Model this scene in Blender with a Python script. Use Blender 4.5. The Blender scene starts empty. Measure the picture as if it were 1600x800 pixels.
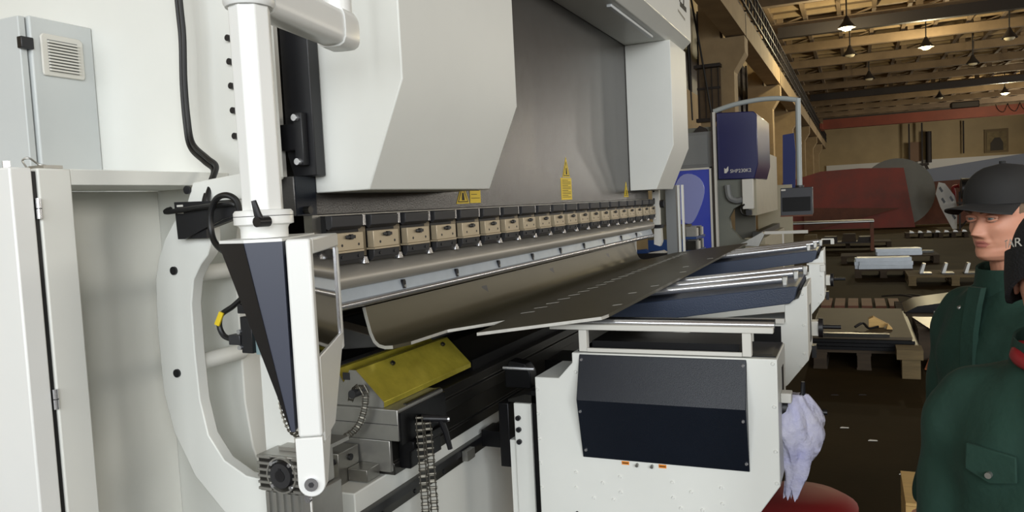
import bpy, bmesh, math, random
from mathutils import Vector, Matrix
random.seed(7)
scene = bpy.context.scene
COL = scene.collection
PI = math.pi

# ------------------------------------------------------------------ camera
cam_data = bpy.data.cameras.new('camera')
cam = bpy.data.objects.new('camera', cam_data)
COL.objects.link(cam)
cam_data.sensor_width = 36.0
cam_data.lens = 36.0 * 1204.0 / 1600.0
cam_data.clip_start = 0.02
cam_data.clip_end = 400.0
cam.matrix_world = Matrix(((0.91305671, 0.01898744, 0.40739037, 0.0),
                           (0.4048159, 0.07907853, -0.91097238, 0.0),
                           (-0.04951287, 0.99668755, 0.06451676, 1.62),
                           (0, 0, 0, 1)))
scene.camera = cam

# ------------------------------------------------------------------ world, daylight, exposure
world = bpy.data.worlds.new('world')
scene.world = world
world.use_nodes = True
world.node_tree.nodes['Background'].inputs[0].default_value = (0.75, 0.85, 1.0, 1)
world.node_tree.nodes['Background'].inputs[1].default_value = 0.3
scene.view_settings.view_transform = 'Standard'
scene.view_settings.look = 'None'
scene.view_settings.gamma = 1.0
scene.view_settings.use_curve_mapping = False
scene.view_settings.exposure = 0.0


def area_light(name, loc, rot, sx, sy, power, color):
    d = bpy.data.lights.new(name, 'AREA')
    d.shape = 'RECTANGLE'
    d.size = sx
    d.size_y = sy
    d.energy = power
    d.color = color
    o = bpy.data.objects.new(name, d)
    COL.objects.link(o)
    o.location = loc
    o.rotation_euler = rot
    return o


# daylight through the big windows of the gable wall behind the camera
for wx, pw in ((-3.6, 260), (0.6, 380), (5.0, 560), (9.4, 720)):
    area_light('gable_window_daylight', (wx, -7.7, 4.3), (PI / 2, 0, 0), 3.4, 5.0, pw, (0.92, 0.965, 1.0))
# unseen fill lights added along the right wall to brighten machine and hall
for wy, pw in ((0.0, 900), (14.0, 450), (26.0, 600), (45.0, 900), (62.0, 900), (82.0, 2000)):
    area_light('side_fill_light', (20.6, wy, 5.5), (0, PI / 2 + 0.12, 0), 4.5, 5.0, pw, (1.0, 0.95, 0.86))


# ------------------------------------------------------------------ helpers
def lin(c):
    out = []
    for v in c:
        v = v / 255.0
        out.append(v / 12.92 if v <= 0.04045 else ((v + 0.055) / 1.055) ** 2.4)
    return out


MATS = {}
TMP = bpy.data.scenes.new('tmp_eval')


def evaluated_mesh(o):
    """mesh of one object with its modifiers, evaluated in a scratch scene"""
    TMP.collection.objects.link(o)
    with bpy.context.temp_override(scene=TMP, view_layer=TMP.view_layers[0]):
        dg_ = bpy.context.evaluated_depsgraph_get()
        me = bpy.data.meshes.new_from_object(o.evaluated_get(dg_))
    bpy.data.objects.remove(o)
    return me



def mat(name, rgb, rough=0.5, metal=0.0, noise=0.0, scale=6.0, bump=0.0, bscale=60.0, rgb2=None, stretch=None,
        emit=None, estr=0.0, coat=0.0, alpha=1.0, spec=0.5, trans=0.0):
    if name in MATS:
        return MATS[name]
    m = bpy.data.materials.new(name)
    m.use_nodes = True
    nt = m.node_tree
    b = nt.nodes['Principled BSDF']
    c = lin(rgb)
    b.inputs['Base Color'].default_value = (*c, 1)
    b.inputs['Roughness'].default_value = rough
    b.inputs['Metallic'].default_value = metal
    b.inputs['Specular IOR Level'].default_value = spec
    if coat:
        b.inputs['Coat Weight'].default_value = coat
    if trans:
        b.inputs['Transmission Weight'].default_value = trans
    if emit:
        b.inputs['Emission Color'].default_value = (*lin(emit), 1)
        b.inputs['Emission Strength'].default_value = estr
    tc = None
    if noise or bump or rgb2:
        tc = nt.nodes.new('ShaderNodeTexCoord')
        mp = nt.nodes.new('ShaderNodeMapping')
        nt.links.new(tc.outputs['Object'], mp.inputs['Vector'])
        if stretch:
            mp.inputs['Scale'].default_value = stretch
    if noise or rgb2:
        n = nt.nodes.new('ShaderNodeTexNoise')
        n.inputs['Scale'].default_value = scale
        n.inputs['Detail'].default_value = 6
        n.inputs['Roughness'].default_value = 0.6
        nt.links.new(mp.outputs[0], n.inputs['Vector'])
        r = nt.nodes.new('ShaderNodeValToRGB')
        r.color_ramp.elements[0].position = 0.32
        r.color_ramp.elements[1].position = 0.7
        if rgb2:
            c2 = lin(rgb2)
            r.color_ramp.elements[0].color = (*c2, 1)
            r.color_ramp.elements[1].color = (*c, 1)
        else:
            r.color_ramp.elements[0].color = (*[v * (1 - noise) for v in c], 1)
            r.color_ramp.elements[1].color = (*[min(1, v * (1 + noise * 0.4)) for v in c], 1)
        nt.links.new(n.outputs['Fac'], r.inputs['Fac'])
        nt.links.new(r.outputs['Color'], b.inputs['Base Color'])
    if bump:
        n2 = nt.nodes.new('ShaderNodeTexNoise')
        n2.inputs['Scale'].default_value = bscale
        n2.inputs['Detail'].default_value = 3
        nt.links.new(mp.outputs[0], n2.inputs['Vector'])
        bm_ = nt.nodes.new('ShaderNodeBump')
        bm_.inputs['Strength'].default_value = bump
        bm_.inputs['Distance'].default_value = 0.01
        nt.links.new(n2.outputs['Fac'], bm_.inputs['Height'])
        nt.links.new(bm_.outputs[0], b.inputs['Normal'])
    MATS[name] = m
    return m


WHITE = mat('white_machine_paint', (222, 223, 217), 0.42, noise=0.03, scale=3)
WHITE2 = mat('white_pole_paint', (230, 231, 228), 0.3, noise=0.02, scale=4)
GREY = mat('light_grey_cabinet_paint', (196, 200, 199), 0.45, noise=0.03, scale=5)
NAVY = mat('navy_structured_paint', (19, 24, 33), 0.36, noise=0.1, bump=0.12, bscale=420, spec=0.35)
NAVY2 = mat('slate_blue_paint', (46, 56, 76), 0.4, noise=0.08, bump=0.15, bscale=200)
RAM = mat('dark_ram_paint', (84, 82, 80), 0.27, 0.35, noise=0.12, scale=9, bump=0.12, bscale=180)
BLACK = mat('black_paint', (22, 22, 25), 0.4)
RUBBER = mat('black_rubber', (14, 14, 15), 0.45)
GRAPH = mat('graphite_anodised', (58, 58, 60), 0.45, 0.4)
STEEL = mat('ground_steel', (150, 148, 142), 0.33, 0.9, noise=0.12, scale=14)
DSTEEL = mat('dark_oiled_steel', (74, 73, 70), 0.32, 0.85, noise=0.25, scale=8, stretch=(1, 0.2, 1))
SLATE = mat('black_oiled_steel', (26, 26, 28), 0.38, 0.6, noise=0.2, scale=10)
ALU = mat('brushed_aluminium', (176, 175, 170), 0.4, 0.85, noise=0.08, scale=20)
CHROME = mat('chrome', (222, 223, 227), 0.2, 0.85)
NICKEL = mat('beige_nickel', (186, 172, 146), 0.42, 0.45, noise=0.06)
PUNCH = mat('punch_steel', (170, 166, 158), 0.4, 0.45, noise=0.15, scale=12, stretch=(1, 0.15, 1))
PUNCHB = mat('blue_grey_punch_steel', (172, 182, 192), 0.34, 0.4, noise=0.1, scale=12)
SHEET = mat('mill_scale_sheet_steel', (84, 79, 62), 0.42, 0.55, noise=0.16, scale=5, stretch=(1, 0.25, 1))
SHEETEDGE = mat('cut_steel_edge', (190, 188, 180), 0.45, 0.3, noise=0.15, scale=30)
BRASS = mat('yellow_zinc_plating', (212, 198, 78), 0.25, 0.55, noise=0.25, scale=9, rgb2=(168, 156, 58))
YELLOW = mat('yellow_sticker', (226, 196, 40), 0.5)
INK = mat('black_ink', (30, 28, 20), 0.6)
ORANGE = mat('orange_sticker', (226, 132, 24), 0.5)
CLEARBOX = mat('teal_plastic', (136, 158, 160), 0.4)
RED = mat('red_plastic', (128, 22, 27), 0.55)
CONC = mat('concrete', (160, 138, 104), 0.85, noise=0.2, scale=1.2, bump=0.2, bscale=10)
CONCD = mat('soot_concrete', (128, 108, 82), 0.9, noise=0.3, scale=0.7, bump=0.2, bscale=6)
WALLM = mat('ochre_wall_plaster', (170, 150, 112), 0.9, noise=0.18, scale=0.3)
FLOORM = mat('oily_concrete_floor', (56, 45, 27), 0.75, noise=0.3, scale=0.8, bump=0.08, bscale=30, rgb2=(42, 34, 20), spec=0.05)
IRON = mat('dark_iron', (48, 42, 38), 0.6, 0.4)
CRANE = mat('red_oxide_crane_paint', (128, 58, 38), 0.6, noise=0.2, scale=0.8)
RUST = mat('red_oxide_plate', (150, 62, 46), 0.6, noise=0.3, scale=1.2, rgb2=(118, 62, 50))
RUST2 = mat('rusty_brown_plate', (108, 62, 40), 0.65, noise=0.3, scale=3)
DISK = mat('grey_steel_disk', (104, 102, 92), 0.5, 0.5, noise=0.15, scale=1)
WOOD = mat('weathered_wood', (104, 88, 58), 0.8, noise=0.3, scale=4, stretch=(1, 6, 6))
WOODD = mat('dark_weathered_wood', (62, 50, 36), 0.85, noise=0.3, scale=4, stretch=(1, 6, 6))
PINE = mat('fresh_pine', (205, 168, 104), 0.7, noise=0.15, scale=6, stretch=(1, 8, 8))
CARD = mat('brown_cardboard', (158, 92, 56), 0.8, noise=0.06)
GALV = mat('galvanised_profile', (172, 178, 184), 0.35, 0.5, noise=0.1)
BLUE = mat('royal_blue_paint', (24, 28, 84), 0.28, noise=0.05, coat=0.4)
BLUE2 = mat('blue_shelf_paint', (30, 62, 116), 0.45)
PERF = mat('pale_plate', (206, 204, 196), 0.5)
GLASSB = mat('blue_tinted_polycarbonate', (70, 84, 190), 0.12, coat=0.5)
GLASSP = mat('pale_blue_polycarbonate', (150, 158, 214), 0.15, coat=0.6)
BEIGE = mat('beige_machine_paint', (172, 164, 140), 0.5, noise=0.08)
DGREY = mat('mid_grey_paint', (120, 122, 122), 0.5)
SCREEN = mat('dark_glass_screen', (12, 12, 14), 0.05, spec=0.8, coat=1.0)


class MB:
    def __init__(s):
        s.v = []
        s.f = []

    def add(s, vs, fs):
        n = len(s.v)
        s.v += [tuple(p) for p in vs]
        s.f += [tuple(i + n for i in f) for f in fs]
        return s

    def box(s, x0, x1, y0, y1, z0, z1):
        return s.add([(x0, y0, z0), (x1, y0, z0), (x1, y1, z0), (x0, y1, z0),
                      (x0, y0, z1), (x1, y0, z1), (x1, y1, z1), (x0, y1, z1)],
                     [(0, 3, 2, 1), (4, 5, 6, 7), (0, 1, 5, 4), (1, 2, 6, 5), (2, 3, 7, 6), (3, 0, 4, 7)])

    def prism(s, pts, axis, a, b):
        area = sum(pts[i][0] * pts[(i + 1) % len(pts)][1] - pts[(i + 1) % len(pts)][0] * pts[i][1] for i in range(len(pts)))
        if area < 0:
            pts = pts[::-1]
        mk = {'y': lambda p, t: (p[0], t, p[1]), 'x': lambda p, t: (t, p[0], p[1]), 'z': lambda p, t: (p[0], p[1], t)}[axis]
        n = len(pts)
        vs = [mk(p, a) for p in pts] + [mk(p, b) for p in pts]
        f0 = tuple(range(n))
        f1 = tuple(range(n, 2 * n))
        sides = [(i, (i + 1) % n, n + (i + 1) % n, n + i) for i in range(n)]
        if axis == 'y':
            fs = [f0, f1[::-1]] + [q[::-1] for q in sides]
        else:
            fs = [f0[::-1], f1] + sides
        if b < a:
            fs = [q[::-1] for q in fs]
        return s.add(vs, fs)

    def frame_pts(s, d):
        d = Vector(d).normalized()
        up = Vector((0, 0, 1)) if abs(d.z) < 0.95 else Vector((1, 0, 0))
        u = d.cross(up).normalized()
        return u, d.cross(u).normalized()

    def cyl(s, p0, p1, r, n=16, r2=None):
        p0 = Vector(p0)
        p1 = Vector(p1)
        r2 = r if r2 is None else r2
        u, w = s.frame_pts(p1 - p0)
        vs = []
        for p, rr in ((p0, r), (p1, r2)):
            for i in range(n):
                a = 2 * PI * i / n
                vs.append(p + u * math.cos(a) * rr + w * math.sin(a) * rr)
        fs = [(i, (i + 1) % n, n + (i + 1) % n, n + i) for i in range(n)]
        fs += [tuple(range(n))[::-1], tuple(range(n, 2 * n))]
        return s.add(vs, fs)

    def tube(s, path, r, n=8, closed=False):
        P = [Vector(p) for p in path]
        rs = r if isinstance(r, (list, tuple)) else [r] * len(P)
        vs = []
        pu = None
        for i, p in enumerate(P):
            d = (P[min(i + 1, len(P) - 1)] - P[max(i - 1, 0)])
            d.normalize()
            if pu is None:
                u, w = s.frame_pts(d)
            else:
                u = (pu - d * pu.dot(d)).normalized()
                w = d.cross(u)
            pu = u
            for k in range(n):
                a = 2 * PI * k / n
                vs.append(p + u * math.cos(a) * rs[i] + w * math.sin(a) * rs[i])
        fs = []
        for i in range(len(P) - 1):
            for k in range(n):
                a, b = i * n + k, i * n + (k + 1) % n
                fs.append((a, b, b + n, a + n))
        fs += [tuple(range(n))[::-1], tuple(range((len(P) - 1) * n, len(P) * n))]
        return s.add(vs, fs)

    def loft(s, rings, cap=True):
        n = len(rings[0])
        vs = [p for r in rings for p in r]
        fs = []
        for i in range(len(rings) - 1):
            for k in range(n):
                a, b = i * n + k, i * n + (k + 1) % n
                fs.append((a, b, b + n, a + n))
        if cap:
            fs += [tuple(range(n))[::-1], tuple(range((len(rings) - 1) * n, len(rings) * n))]
        return s.add(vs, fs)

    def poly(s, pts):
        return s.add(pts, [tuple(range(len(pts)))])


def spline(pts, k=6):
    P = [Vector(p) for p in pts]
    out = []
    for i in range(len(P) - 1):
        p0, p1, p2, p3 = P[max(i - 1, 0)], P[i], P[i + 1], P[min(i + 2, len(P) - 1)]
        for j in range(k):
            t = j / k
            out.append(0.5 * ((2 * p1) + (p2 - p0) * t + (2 * p0 - 5 * p1 + 4 * p2 - p3) * t * t + (3 * p1 - p0 - 3 * p2 + p3) * t ** 3))
    out.append(P[-1])
    return out


ORG = {}


def props(o, label=None, cat=None, group=None, kind=None):
    if label:
        o['label'] = label
    if cat:
        o['category'] = cat
    if group:
        o['group'] = group
    if kind:
        o['kind'] = kind
    return o


def thing(name, label, cat, loc, group=None):
    o = bpy.data.objects.new(name, None)
    COL.objects.link(o)
    o.location = loc
    o.empty_display_size = 0.1
    ORG[o.name] = Vector(loc)
    return props(o, label, cat, group)


def finish_mesh(me, smooth):
    bm = bmesh.new()
    bm.from_mesh(me)
    bmesh.ops.remove_doubles(bm, verts=bm.verts, dist=1e-6)
    bmesh.ops.recalc_face_normals(bm, faces=bm.faces)
    bm.to_mesh(me)
    bm.free()
    if smooth:
        me.shade_smooth()
        me.set_sharp_from_angle(angle=math.radians(smooth))


def put(name, mb, m, parent=None, bev=0.0, smooth=30, label=None, cat=None, group=None, kind=None, recalc=True):
    """one mesh object; vertices are given in world coordinates"""
    if parent is None:
        xs = [v[0] for v in mb.v]
        ys = [v[1] for v in mb.v]
        zs = [v[2] for v in mb.v]
        org = Vector(((min(xs) + max(xs)) / 2, (min(ys) + max(ys)) / 2, min(zs)))
    else:
        org = ORG[parent.name]
    me = bpy.data.meshes.new(name)
    me.from_pydata([Vector(v) - org for v in mb.v], [], mb.f)
    if recalc:
        finish_mesh(me, smooth)
    me.materials.append(m)
    o = bpy.data.objects.new(name, me)
    COL.objects.link(o)
    ORG[o.name] = org
    if parent is None:
        o.location = org
    else:
        o.parent = parent
    if bev:
        md = o.modifiers.new('bevel', 'BEVEL')
        md.width = bev
        md.segments = 2
        md.limit_method = 'ANGLE'
        md.angle_limit = math.radians(35)
        md.harden_normals = False
    return props(o, label, cat, group, kind)


def clone(o, off=(0, 0, 0), parent=None, rz=None):
    """copy of an object with its parts and sub-parts (mesh data shared)"""
    c = o.copy()
    COL.objects.link(c)
    c.parent = parent
    c.location = Vector(o.location) + Vector(off)
    if rz is not None:
        c.rotation_euler.z = rz
    ORG[c.name] = ORG.get(o.name, Vector((0, 0, 0))) + Vector(off)
    for ch in list(o.children):
        clone(ch, (0, 0, 0), c)
    return c


def text_mesh(s, size):
    cu = bpy.data.curves.new('txt', 'FONT')
    cu.body = s
    cu.size = size
    cu.extrude = size * 0.02
    return evaluated_mesh(bpy.data.objects.new('txt', cu))


def put_text(name, s, size, m, origin, right, up, parent, sx=1.0, shear=0.0):
    me = text_mesh(s, size)
    right = Vector(right).normalized()
    up = Vector(up).normalized()
    nrm = right.cross(up)
    org = ORG[parent.name]
    for v in me.vertices:
        x, y, z = v.co
        v.co = Vector(origin) + right * (x * sx + y * shear) + up * y + nrm * z - org
    me.materials.clear()
    me.materials.append(m)
    o = bpy.data.objects.new(name, me)
    COL.objects.link(o)
    o.parent = parent
    ORG[o.name] = org
    return o

# ================================================================== THE HALL
floor = put('floor', MB().box(-6, 21.2, -8.2, 101, -0.2, 0), FLOORM, kind='structure')
wall_left = put('wall_left', MB().box(-6.0, -5.6, -8.2, 101, 0, 11.4), WALLM, kind='structure')
wall_right = put('wall_right', MB().box(21.0, 21.3, -8.2, 101, 0, 11.4), WALLM, kind='structure')
wall_back = put('wall_back', MB().box(-5.6, 21, -8.2, -8.0, 0, 11.4), WALLM, kind='structure')
wall_far = put('wall_far', MB().box(-5.6, 21, 100.0, 100.4, 0, 11.4), WALLM, kind='structure')
put('trim_1', MB().box(-3.0, 21, 99.8, 100.0, 3.3, 4.55), PERF, kind='structure')
ceiling = put('ceiling', MB().box(-6, 21.3, -8.2, 101, 10.2, 10.6), CONCD, kind='structure')
# roof beams across the span with king posts, and the ribs of the roof slabs
bm0 = put('roof_beam', MB().box(-3.6, 21, 22.0, 22.35, 9.3, 9.75), CONCD, ceiling)
for k in range(1, 13):
    clone(bm0, (0, 6.0 * k, 0), ceiling)
kp = put('beam_post', MB().box(-3.3, -3.0, 22.08, 22.28, 9.75, 10.2), CONCD, ceiling)
for k in range(0, 11):
    for j in range(0, 9):
        if k or j:
            clone(kp, (j * 3.0, 6.0 * k, 0), ceiling)
dg = put('beam_diagonal', MB().prism([(-3.0, 9.75), (-2.8, 9.75), (-1.2, 10.2), (-1.4, 10.2)], 'y', 22.1, 22.26), CONCD, ceiling)
for k in range(0, 11):
    for j in range(0, 8):
        if k or j:
            clone(dg, (j * 3.0, 6.0 * k, 0), ceiling)
rb = put('slab_rib', MB().box(-3.6, -3.42, 18, 100, 9.9, 10.2), CONCD, ceiling)
for k in range(1, 17):
    clone(rb, (1.5 * k, 0, 0), ceiling)
rb2 = put('slab_cross_rib', MB().box(-3.6, 21, 19.0, 19.15, 10.0, 10.2), CONC, ceiling)
for k in range(1, 54):
    clone(rb2, (0, 1.5 * k, 0), ceiling)
for n, (y, z) in enumerate(((39.4, 8.95), (69.0, 9.05))):
    put('steel_girder', MB().box(-3.2, 21, y, y + 0.35, z, z + 0.5), IRON, ceiling)

# windows in the gable behind the camera: frames and mullions
wn = 0
for wx in (-3.6, 0.6, 5.0, 9.4):
    wn += 1
    m_ = MB()
    x0, x1 = max(wx - 1.9, -5.55), wx + 1.9
    for x in [x0 + (x1 - x0) * i / 4 for i in range(5)]:
        m_.box(x - 0.04, x + 0.04, -8.0, -7.86, 1.7, 6.9)
    for z in (1.7, 3.0, 4.3, 5.6, 6.9):
        m_.box(x0 - 0.04, x1 + 0.04, -8.0, -7.88, z - 0.04, z + 0.04)
    put('window_%d' % wn, m_, WHITE, kind='structure')

# ---- left row of columns with corbels, crane runway beam and lattice
COLPOS = (25.0, 37.3, 49.9, 62.4, 75.0, 87.5)
wherecol = ('nearest the blue machine', 'second along the runway', 'third along the runway', 'fourth along the runway',
            'fifth along the runway', 'last before the far wall')
for k, y in enumerate(COLPOS):
    t = thing('concrete_column', 'ochre concrete column with corbel under the crane beam, ' + wherecol[k], 'column', (-3.9, y + 0.4, 0), 'columns of the crane runway')
    put('shaft', MB().box(-4.4, -3.34, y, y + 0.8, 0, 6.5), CONC, t)
    put('corbel', MB().prism([(-3.34, 5.45), (-3.0, 6.0), (-3.0, 6.5), (-3.34, 6.5)], 'y', y, y + 0.8), CONC, t)
    put('upper_shaft', MB().box(-4.4, -3.75, y + 0.1, y + 0.7, 6.5, 9.3), CONC, t)
t = thing('crane_runway', 'long concrete crane runway beam resting on the left column row', 'beam', (-3.2, 60, 6.5))
put('beam', MB().box(-3.6, -3.0, 12.4, 99.8, 6.55, 7.25), CONC, t)
put('rail', MB().box(-3.35, -3.25, 12.4, 99.8, 7.25, 7.38), IRON, t)
for k in range(7):
    y = (12.5,) + COLPOS
    put('beam_joint', MB().box(-3.02, -2.985, y[k] + 0.38, y[k] + 0.42, 6.55, 7.25), IRON, t)
t = thing('walkway_lattice', 'black steel lattice railing running above the crane runway beam', 'railing', (-2.9, 60, 7.25))
for z in (7.3, 7.7, 8.15):
    put('rail', MB().box(-2.95, -2.89, 14, 99.5, z, z + 0.06), IRON, t)
put('inner_rail', MB().box(-3.5, -3.45, 14, 99.5, 8.1, 8.16), IRON, t)
po = put('post', MB().box(-2.95, -2.89, 20, 20.06, 7.25, 8.2), IRON, t)
ar = put('bracket', MB().box(-3.5, -2.89, 20, 20.05, 7.7, 7.75), IRON, t)
for k in range(1, 88):
    clone(po, (0, 0.9 * k, 0), t)
    if k % 2 == 0:
        clone(ar, (0, 0.9 * k, 0), t)
# infill between the columns: panel walls and dark glazed openings of the left wall
for k, y in enumerate(COLPOS[:5]):
    put('trim_%d' % (k + 2), MB().box(-5.6, -5.0, y + 0.8, y + 12.2, 0, 5.2), CONC, kind='structure')
    w = put('window_%d' % (k + 5), MB().box(-5.45, -5.4, y + 1.0, y + 12.0, 5.3, 8.6), mat('void_shade', (46, 38, 30), 0.4), kind='structure')
    for j in range(6):
        put('mullion', MB().box(-5.4, -5.3, y + 1.5 + 2 * j, y + 1.62 + 2 * j, 5.2, 8.7), IRON, w)
    put('glazing_bar', MB().box(-5.42, -5.32, y + 1.0, y + 12.0, 5.15, 5.32), IRON, w)
# barred panel and two hanging cables in front of the first column
t = thing('barred_panel', 'dark barred grille panel hung high beside the nearest concrete column', 'panel', (-4.1, 24.9, 4.0))
put('back_plate', MB().box(-4.45, -3.74, 24.86, 24.97, 4.05, 5.65), mat('panel_brown', (92, 76, 56), 0.8, noise=0.2), t)
put('hood', MB().box(-4.5, -3.7, 24.6, 24.97, 5.6, 5.7), IRON, t)
put('crossbar', MB().box(-4.45, -3.74, 24.8, 24.86, 4.95, 5.02), IRON, t)
put('bottom_rail', MB().box(-4.5, -3.74, 24.75, 24.97, 3.95, 4.06), IRON, t)
for x in (-4.4, -4.2, -4.0, -3.8):
    put('bar', MB().box(x - 0.012, x + 0.012, 24.82, 24.86, 4.05, 5.6), IRON, t)
put('hanging_cable', MB().tube([(-4.62, 24.4, 7.6), (-4.6, 24.4, 6.0), (-4.55, 24.4, 4.0)], 0.025), RUBBER, label='thin black cable hanging straight left of the barred panel', cat='cable')
put('hanging_cable', MB().tube([(-4.5, 24.4, 7.9), (-4.25, 24.4, 6.2), (-3.95, 24.4, 4.0)], 0.03), RUBBER, label='black cable crossing slantwise in front of the barred panel', cat='cable')

# ---- pendant lamps under the roof
LAMPS = [(3.37, 43.9, 1, 'lit pendant lamp glowing yellow in the middle of the roof'),
         (-0.08, 43.7, 0, 'unlit pendant lamp nearest the crane lattice, below the first girder'),
         (0.97, 53.9, 0, 'small unlit pendant lamp left of centre under the middle of the roof'),
         (6.9, 44.0, 0, 'unlit pendant lamp near the right edge, level with the lit one'),
         (6.33, 51.8, 0, 'unlit pendant lamp at right, lower than the one at the edge'),
         (10.8, 71.0, 1, 'far lit pendant lamp at right above the red crane girder'),
         (-0.17, 36.3, 1, 'small lit lamp hanging close under the dark girder at left'),
         (6.26, 69.9, 0, 'tiny far pendant lamp just above the red crane girder')]
for x, y, lit, lab in LAMPS:
    t = thing('pendant_lamp', lab, 'lamp', (x, y, 8.4), 'pendant lamps under the roof')
    prof = [(0.06, 8.95), (0.1, 8.85), (0.16, 8.72), (0.32, 8.52), (0.36, 8.45), (0.34, 8.45), (0.12, 8.68)]
    put('shade', MB().loft([[(x + r * math.cos(2 * PI * i / 20), y + r * math.sin(2 * PI * i / 20), z) for i in range(20)] for r, z in prof]), IRON, t)
    put('cord', MB().cyl((x, y, 8.9), (x, y, 10.2), 0.03, 8), RUBBER, t)
    bm_ = mat('lit_bulb', (255, 246, 170), 0.4, emit=(255, 240, 150), estr=30.0) if lit else mat('unlit_bulb', (196, 186, 160), 0.4)
    put('bulb', MB().loft([[(x + r * math.cos(2 * PI * i / 16), y + r * math.sin(2 * PI * i / 16), z) for i in range(16)] for r, z in ((0.05, 8.66), (0.2, 8.54), (0.24, 8.44), (0.16, 8.36), (0.03, 8.33))]), bm_, t)
    if lit:
        d = bpy.data.lights.new('lamp_light', 'POINT')
        d.energy = 900
        d.color = (1.0, 0.86, 0.55)
        d.shadow_soft_size = 0.2
        lo = bpy.data.objects.new('lamp_light', d)
        COL.objects.link(lo)
        lo.location = (0, 0, -0.35)
        lo.parent = t

# ---- overhead crane, far end
t = thing('overhead_crane', 'rust red overhead crane girder spanning the hall before the far wall', 'crane', (8.5, 80, 7.4))
put('girder', MB().box(-2.6, 20.6, 79.6, 80.4, 7.42, 8.3), CRANE, t)
put('end_carriage', MB().box(-2.86, -2.6, 78.4, 81.6, 7.4, 7.9), CRANE, t)
put('trolley', MB().box(8.0, 10.2, 79.4, 80.6, 8.3, 8.9), IRON, t, bev=0.1)
put('cable_track', MB().box(-2.6, 8, 79.35, 79.45, 8.3, 8.42), IRON, t)
for x in (11.4, 12.3, 13.2):
    put('cable_loop', MB().tube(spline([(x, 79.5, 8.4), (x + 0.2, 79.5, 7.9), (x + 0.6, 79.5, 7.7), (x + 0.9, 79.5, 8.4)]), 0.03, 6), RUBBER, t)

# ---- things on the far wall
t = thing('access_ladder', 'dark steel ladder tower against the far wall with a platform', 'ladder', (6.5, 99.0, 0))
for x in (5.7, 7.0):
    put('stringer', MB().box(x, x + 0.16, 99.0, 99.2, 3.9, 8.7), IRON, t)
put('panel', MB().box(5.85, 7.0, 99.3, 99.4, 4.4, 6.6), mat('faded_brown', (122, 96, 74), 0.8), t)
put('platform', MB().box(4.9, 7.7, 98.6, 99.7, 3.9, 4.15), IRON, t)
put('stair', MB().prism([(7.2, 4.0), (7.5, 4.0), (9.3, 0.0), (9.0, 0.0)], 'y', 98.8, 99.2), IRON, t)
put('standing_tube', MB().cyl((7.75, 99.3, 4.2), (7.75, 99.3, 7.7), 0.3, 12), IRON, label='dark upright tube beside the ladder tower on the far wall', cat='tube')
t = thing('framed_panel', 'framed dark picture panel high on the far wall', 'picture', (14.4, 99.9, 4.9))
put('frame', MB().box(13.25, 15.5, 99.85, 99.98, 4.88, 7.45), mat('frame_brown', (110, 92, 58), 0.7), t)
put('canvas', MB().box(13.45, 15.3, 99.8, 99.86, 5.1, 7.2), mat('canvas_ochre', (128, 112, 76), 0.8, noise=0.4, scale=2), t)
put('dark_shape', MB().prism([(13.8, 5.1), (15.0, 5.1), (15.0, 5.9), (14.7, 6.5), (14.2, 6.5), (13.8, 5.9)], 'y', 99.76, 99.8), mat('canvas_dark', (66, 60, 50), 0.8), t)
put('wall_pipe', MB().cyl((11.2, 99.6, 5.0), (11.2, 99.6, 8.6), 0.08, 8), IRON, label='thin vertical pipe on the far wall between ladder and picture', cat='pipe')

# ---- large plates leaning at the far end
put('red_oxide_plate', MB().prism([(-2.75, 0.05), (2.15, 0.02), (1.78, 2.36), (0.2, 2.44), (-1.25, 2.4), (-2.75, 2.0)], 'y', 34.0, 34.06), RUST, label='huge red-brown oxide coated plate standing beyond the work tables', cat='plate')
put('orange_rust_strip', MB().prism([(-1.9, 0.0), (-1.7, 0.0), (1.6, 0.8), (-1.9, 0.95)], 'y', 33.5, 33.56), RUST2, label='rust orange offcut sheet leaning low against the red plate', cat='plate')
m_ = MB().prism([(1.55 + 1.38 * math.cos(2 * PI * i / 40), 1.39 + 1.38 * math.sin(2 * PI * i / 40)) for i in range(40)], 'y', 34.8, 34.86)
put('steel_disk', m_, DISK, label='large round grey steel disk standing behind the red plate', cat='disk')
put('grey_plate', MB().prism([(1.0, 1.2), (6.6, 1.4), (6.6, 2.75), (2.6, 2.28)], 'y', 37.0, 37.06), mat('blue_grey_plate', (112, 116, 124), 0.5, 0.3), label='long blue-grey sheet standing at back right above the rusty ones', cat='plate')
put('rusty_plate', MB().prism([(2.2, 0.02), (7.6, 0.02), (7.6, 1.9), (2.2, 1.75)], 'y', 36.2, 36.26), RUST2, label='dull rusty plate in front of the blue-grey sheet', cat='plate')
t = thing('slotted_plate', 'pale slotted curved plate propped on edge beside the dark disk', 'plate', (3.1, 32.0, 0))
put('plate', MB().prism([(2.7, 1.3), (2.8, 1.72), (3.0, 1.66), (3.3, 1.2), (3.38, 0.8), (3.36, 0.0), (3.22, 0.0), (2.85, 0.8)], 'y', 32.0, 32.05), PERF, t)
for a, b in ((2.8, 1.5), (2.87, 1.1), (3.13, 1.15), (3.2, 0.5)):
    put('slot', MB().prism([(a, b), (a + 0.05, b + 0.06), (a + 0.14, b - 0.1), (a + 0.09, b - 0.16)], 'y', 31.98, 32.0), BLACK, t)


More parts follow.
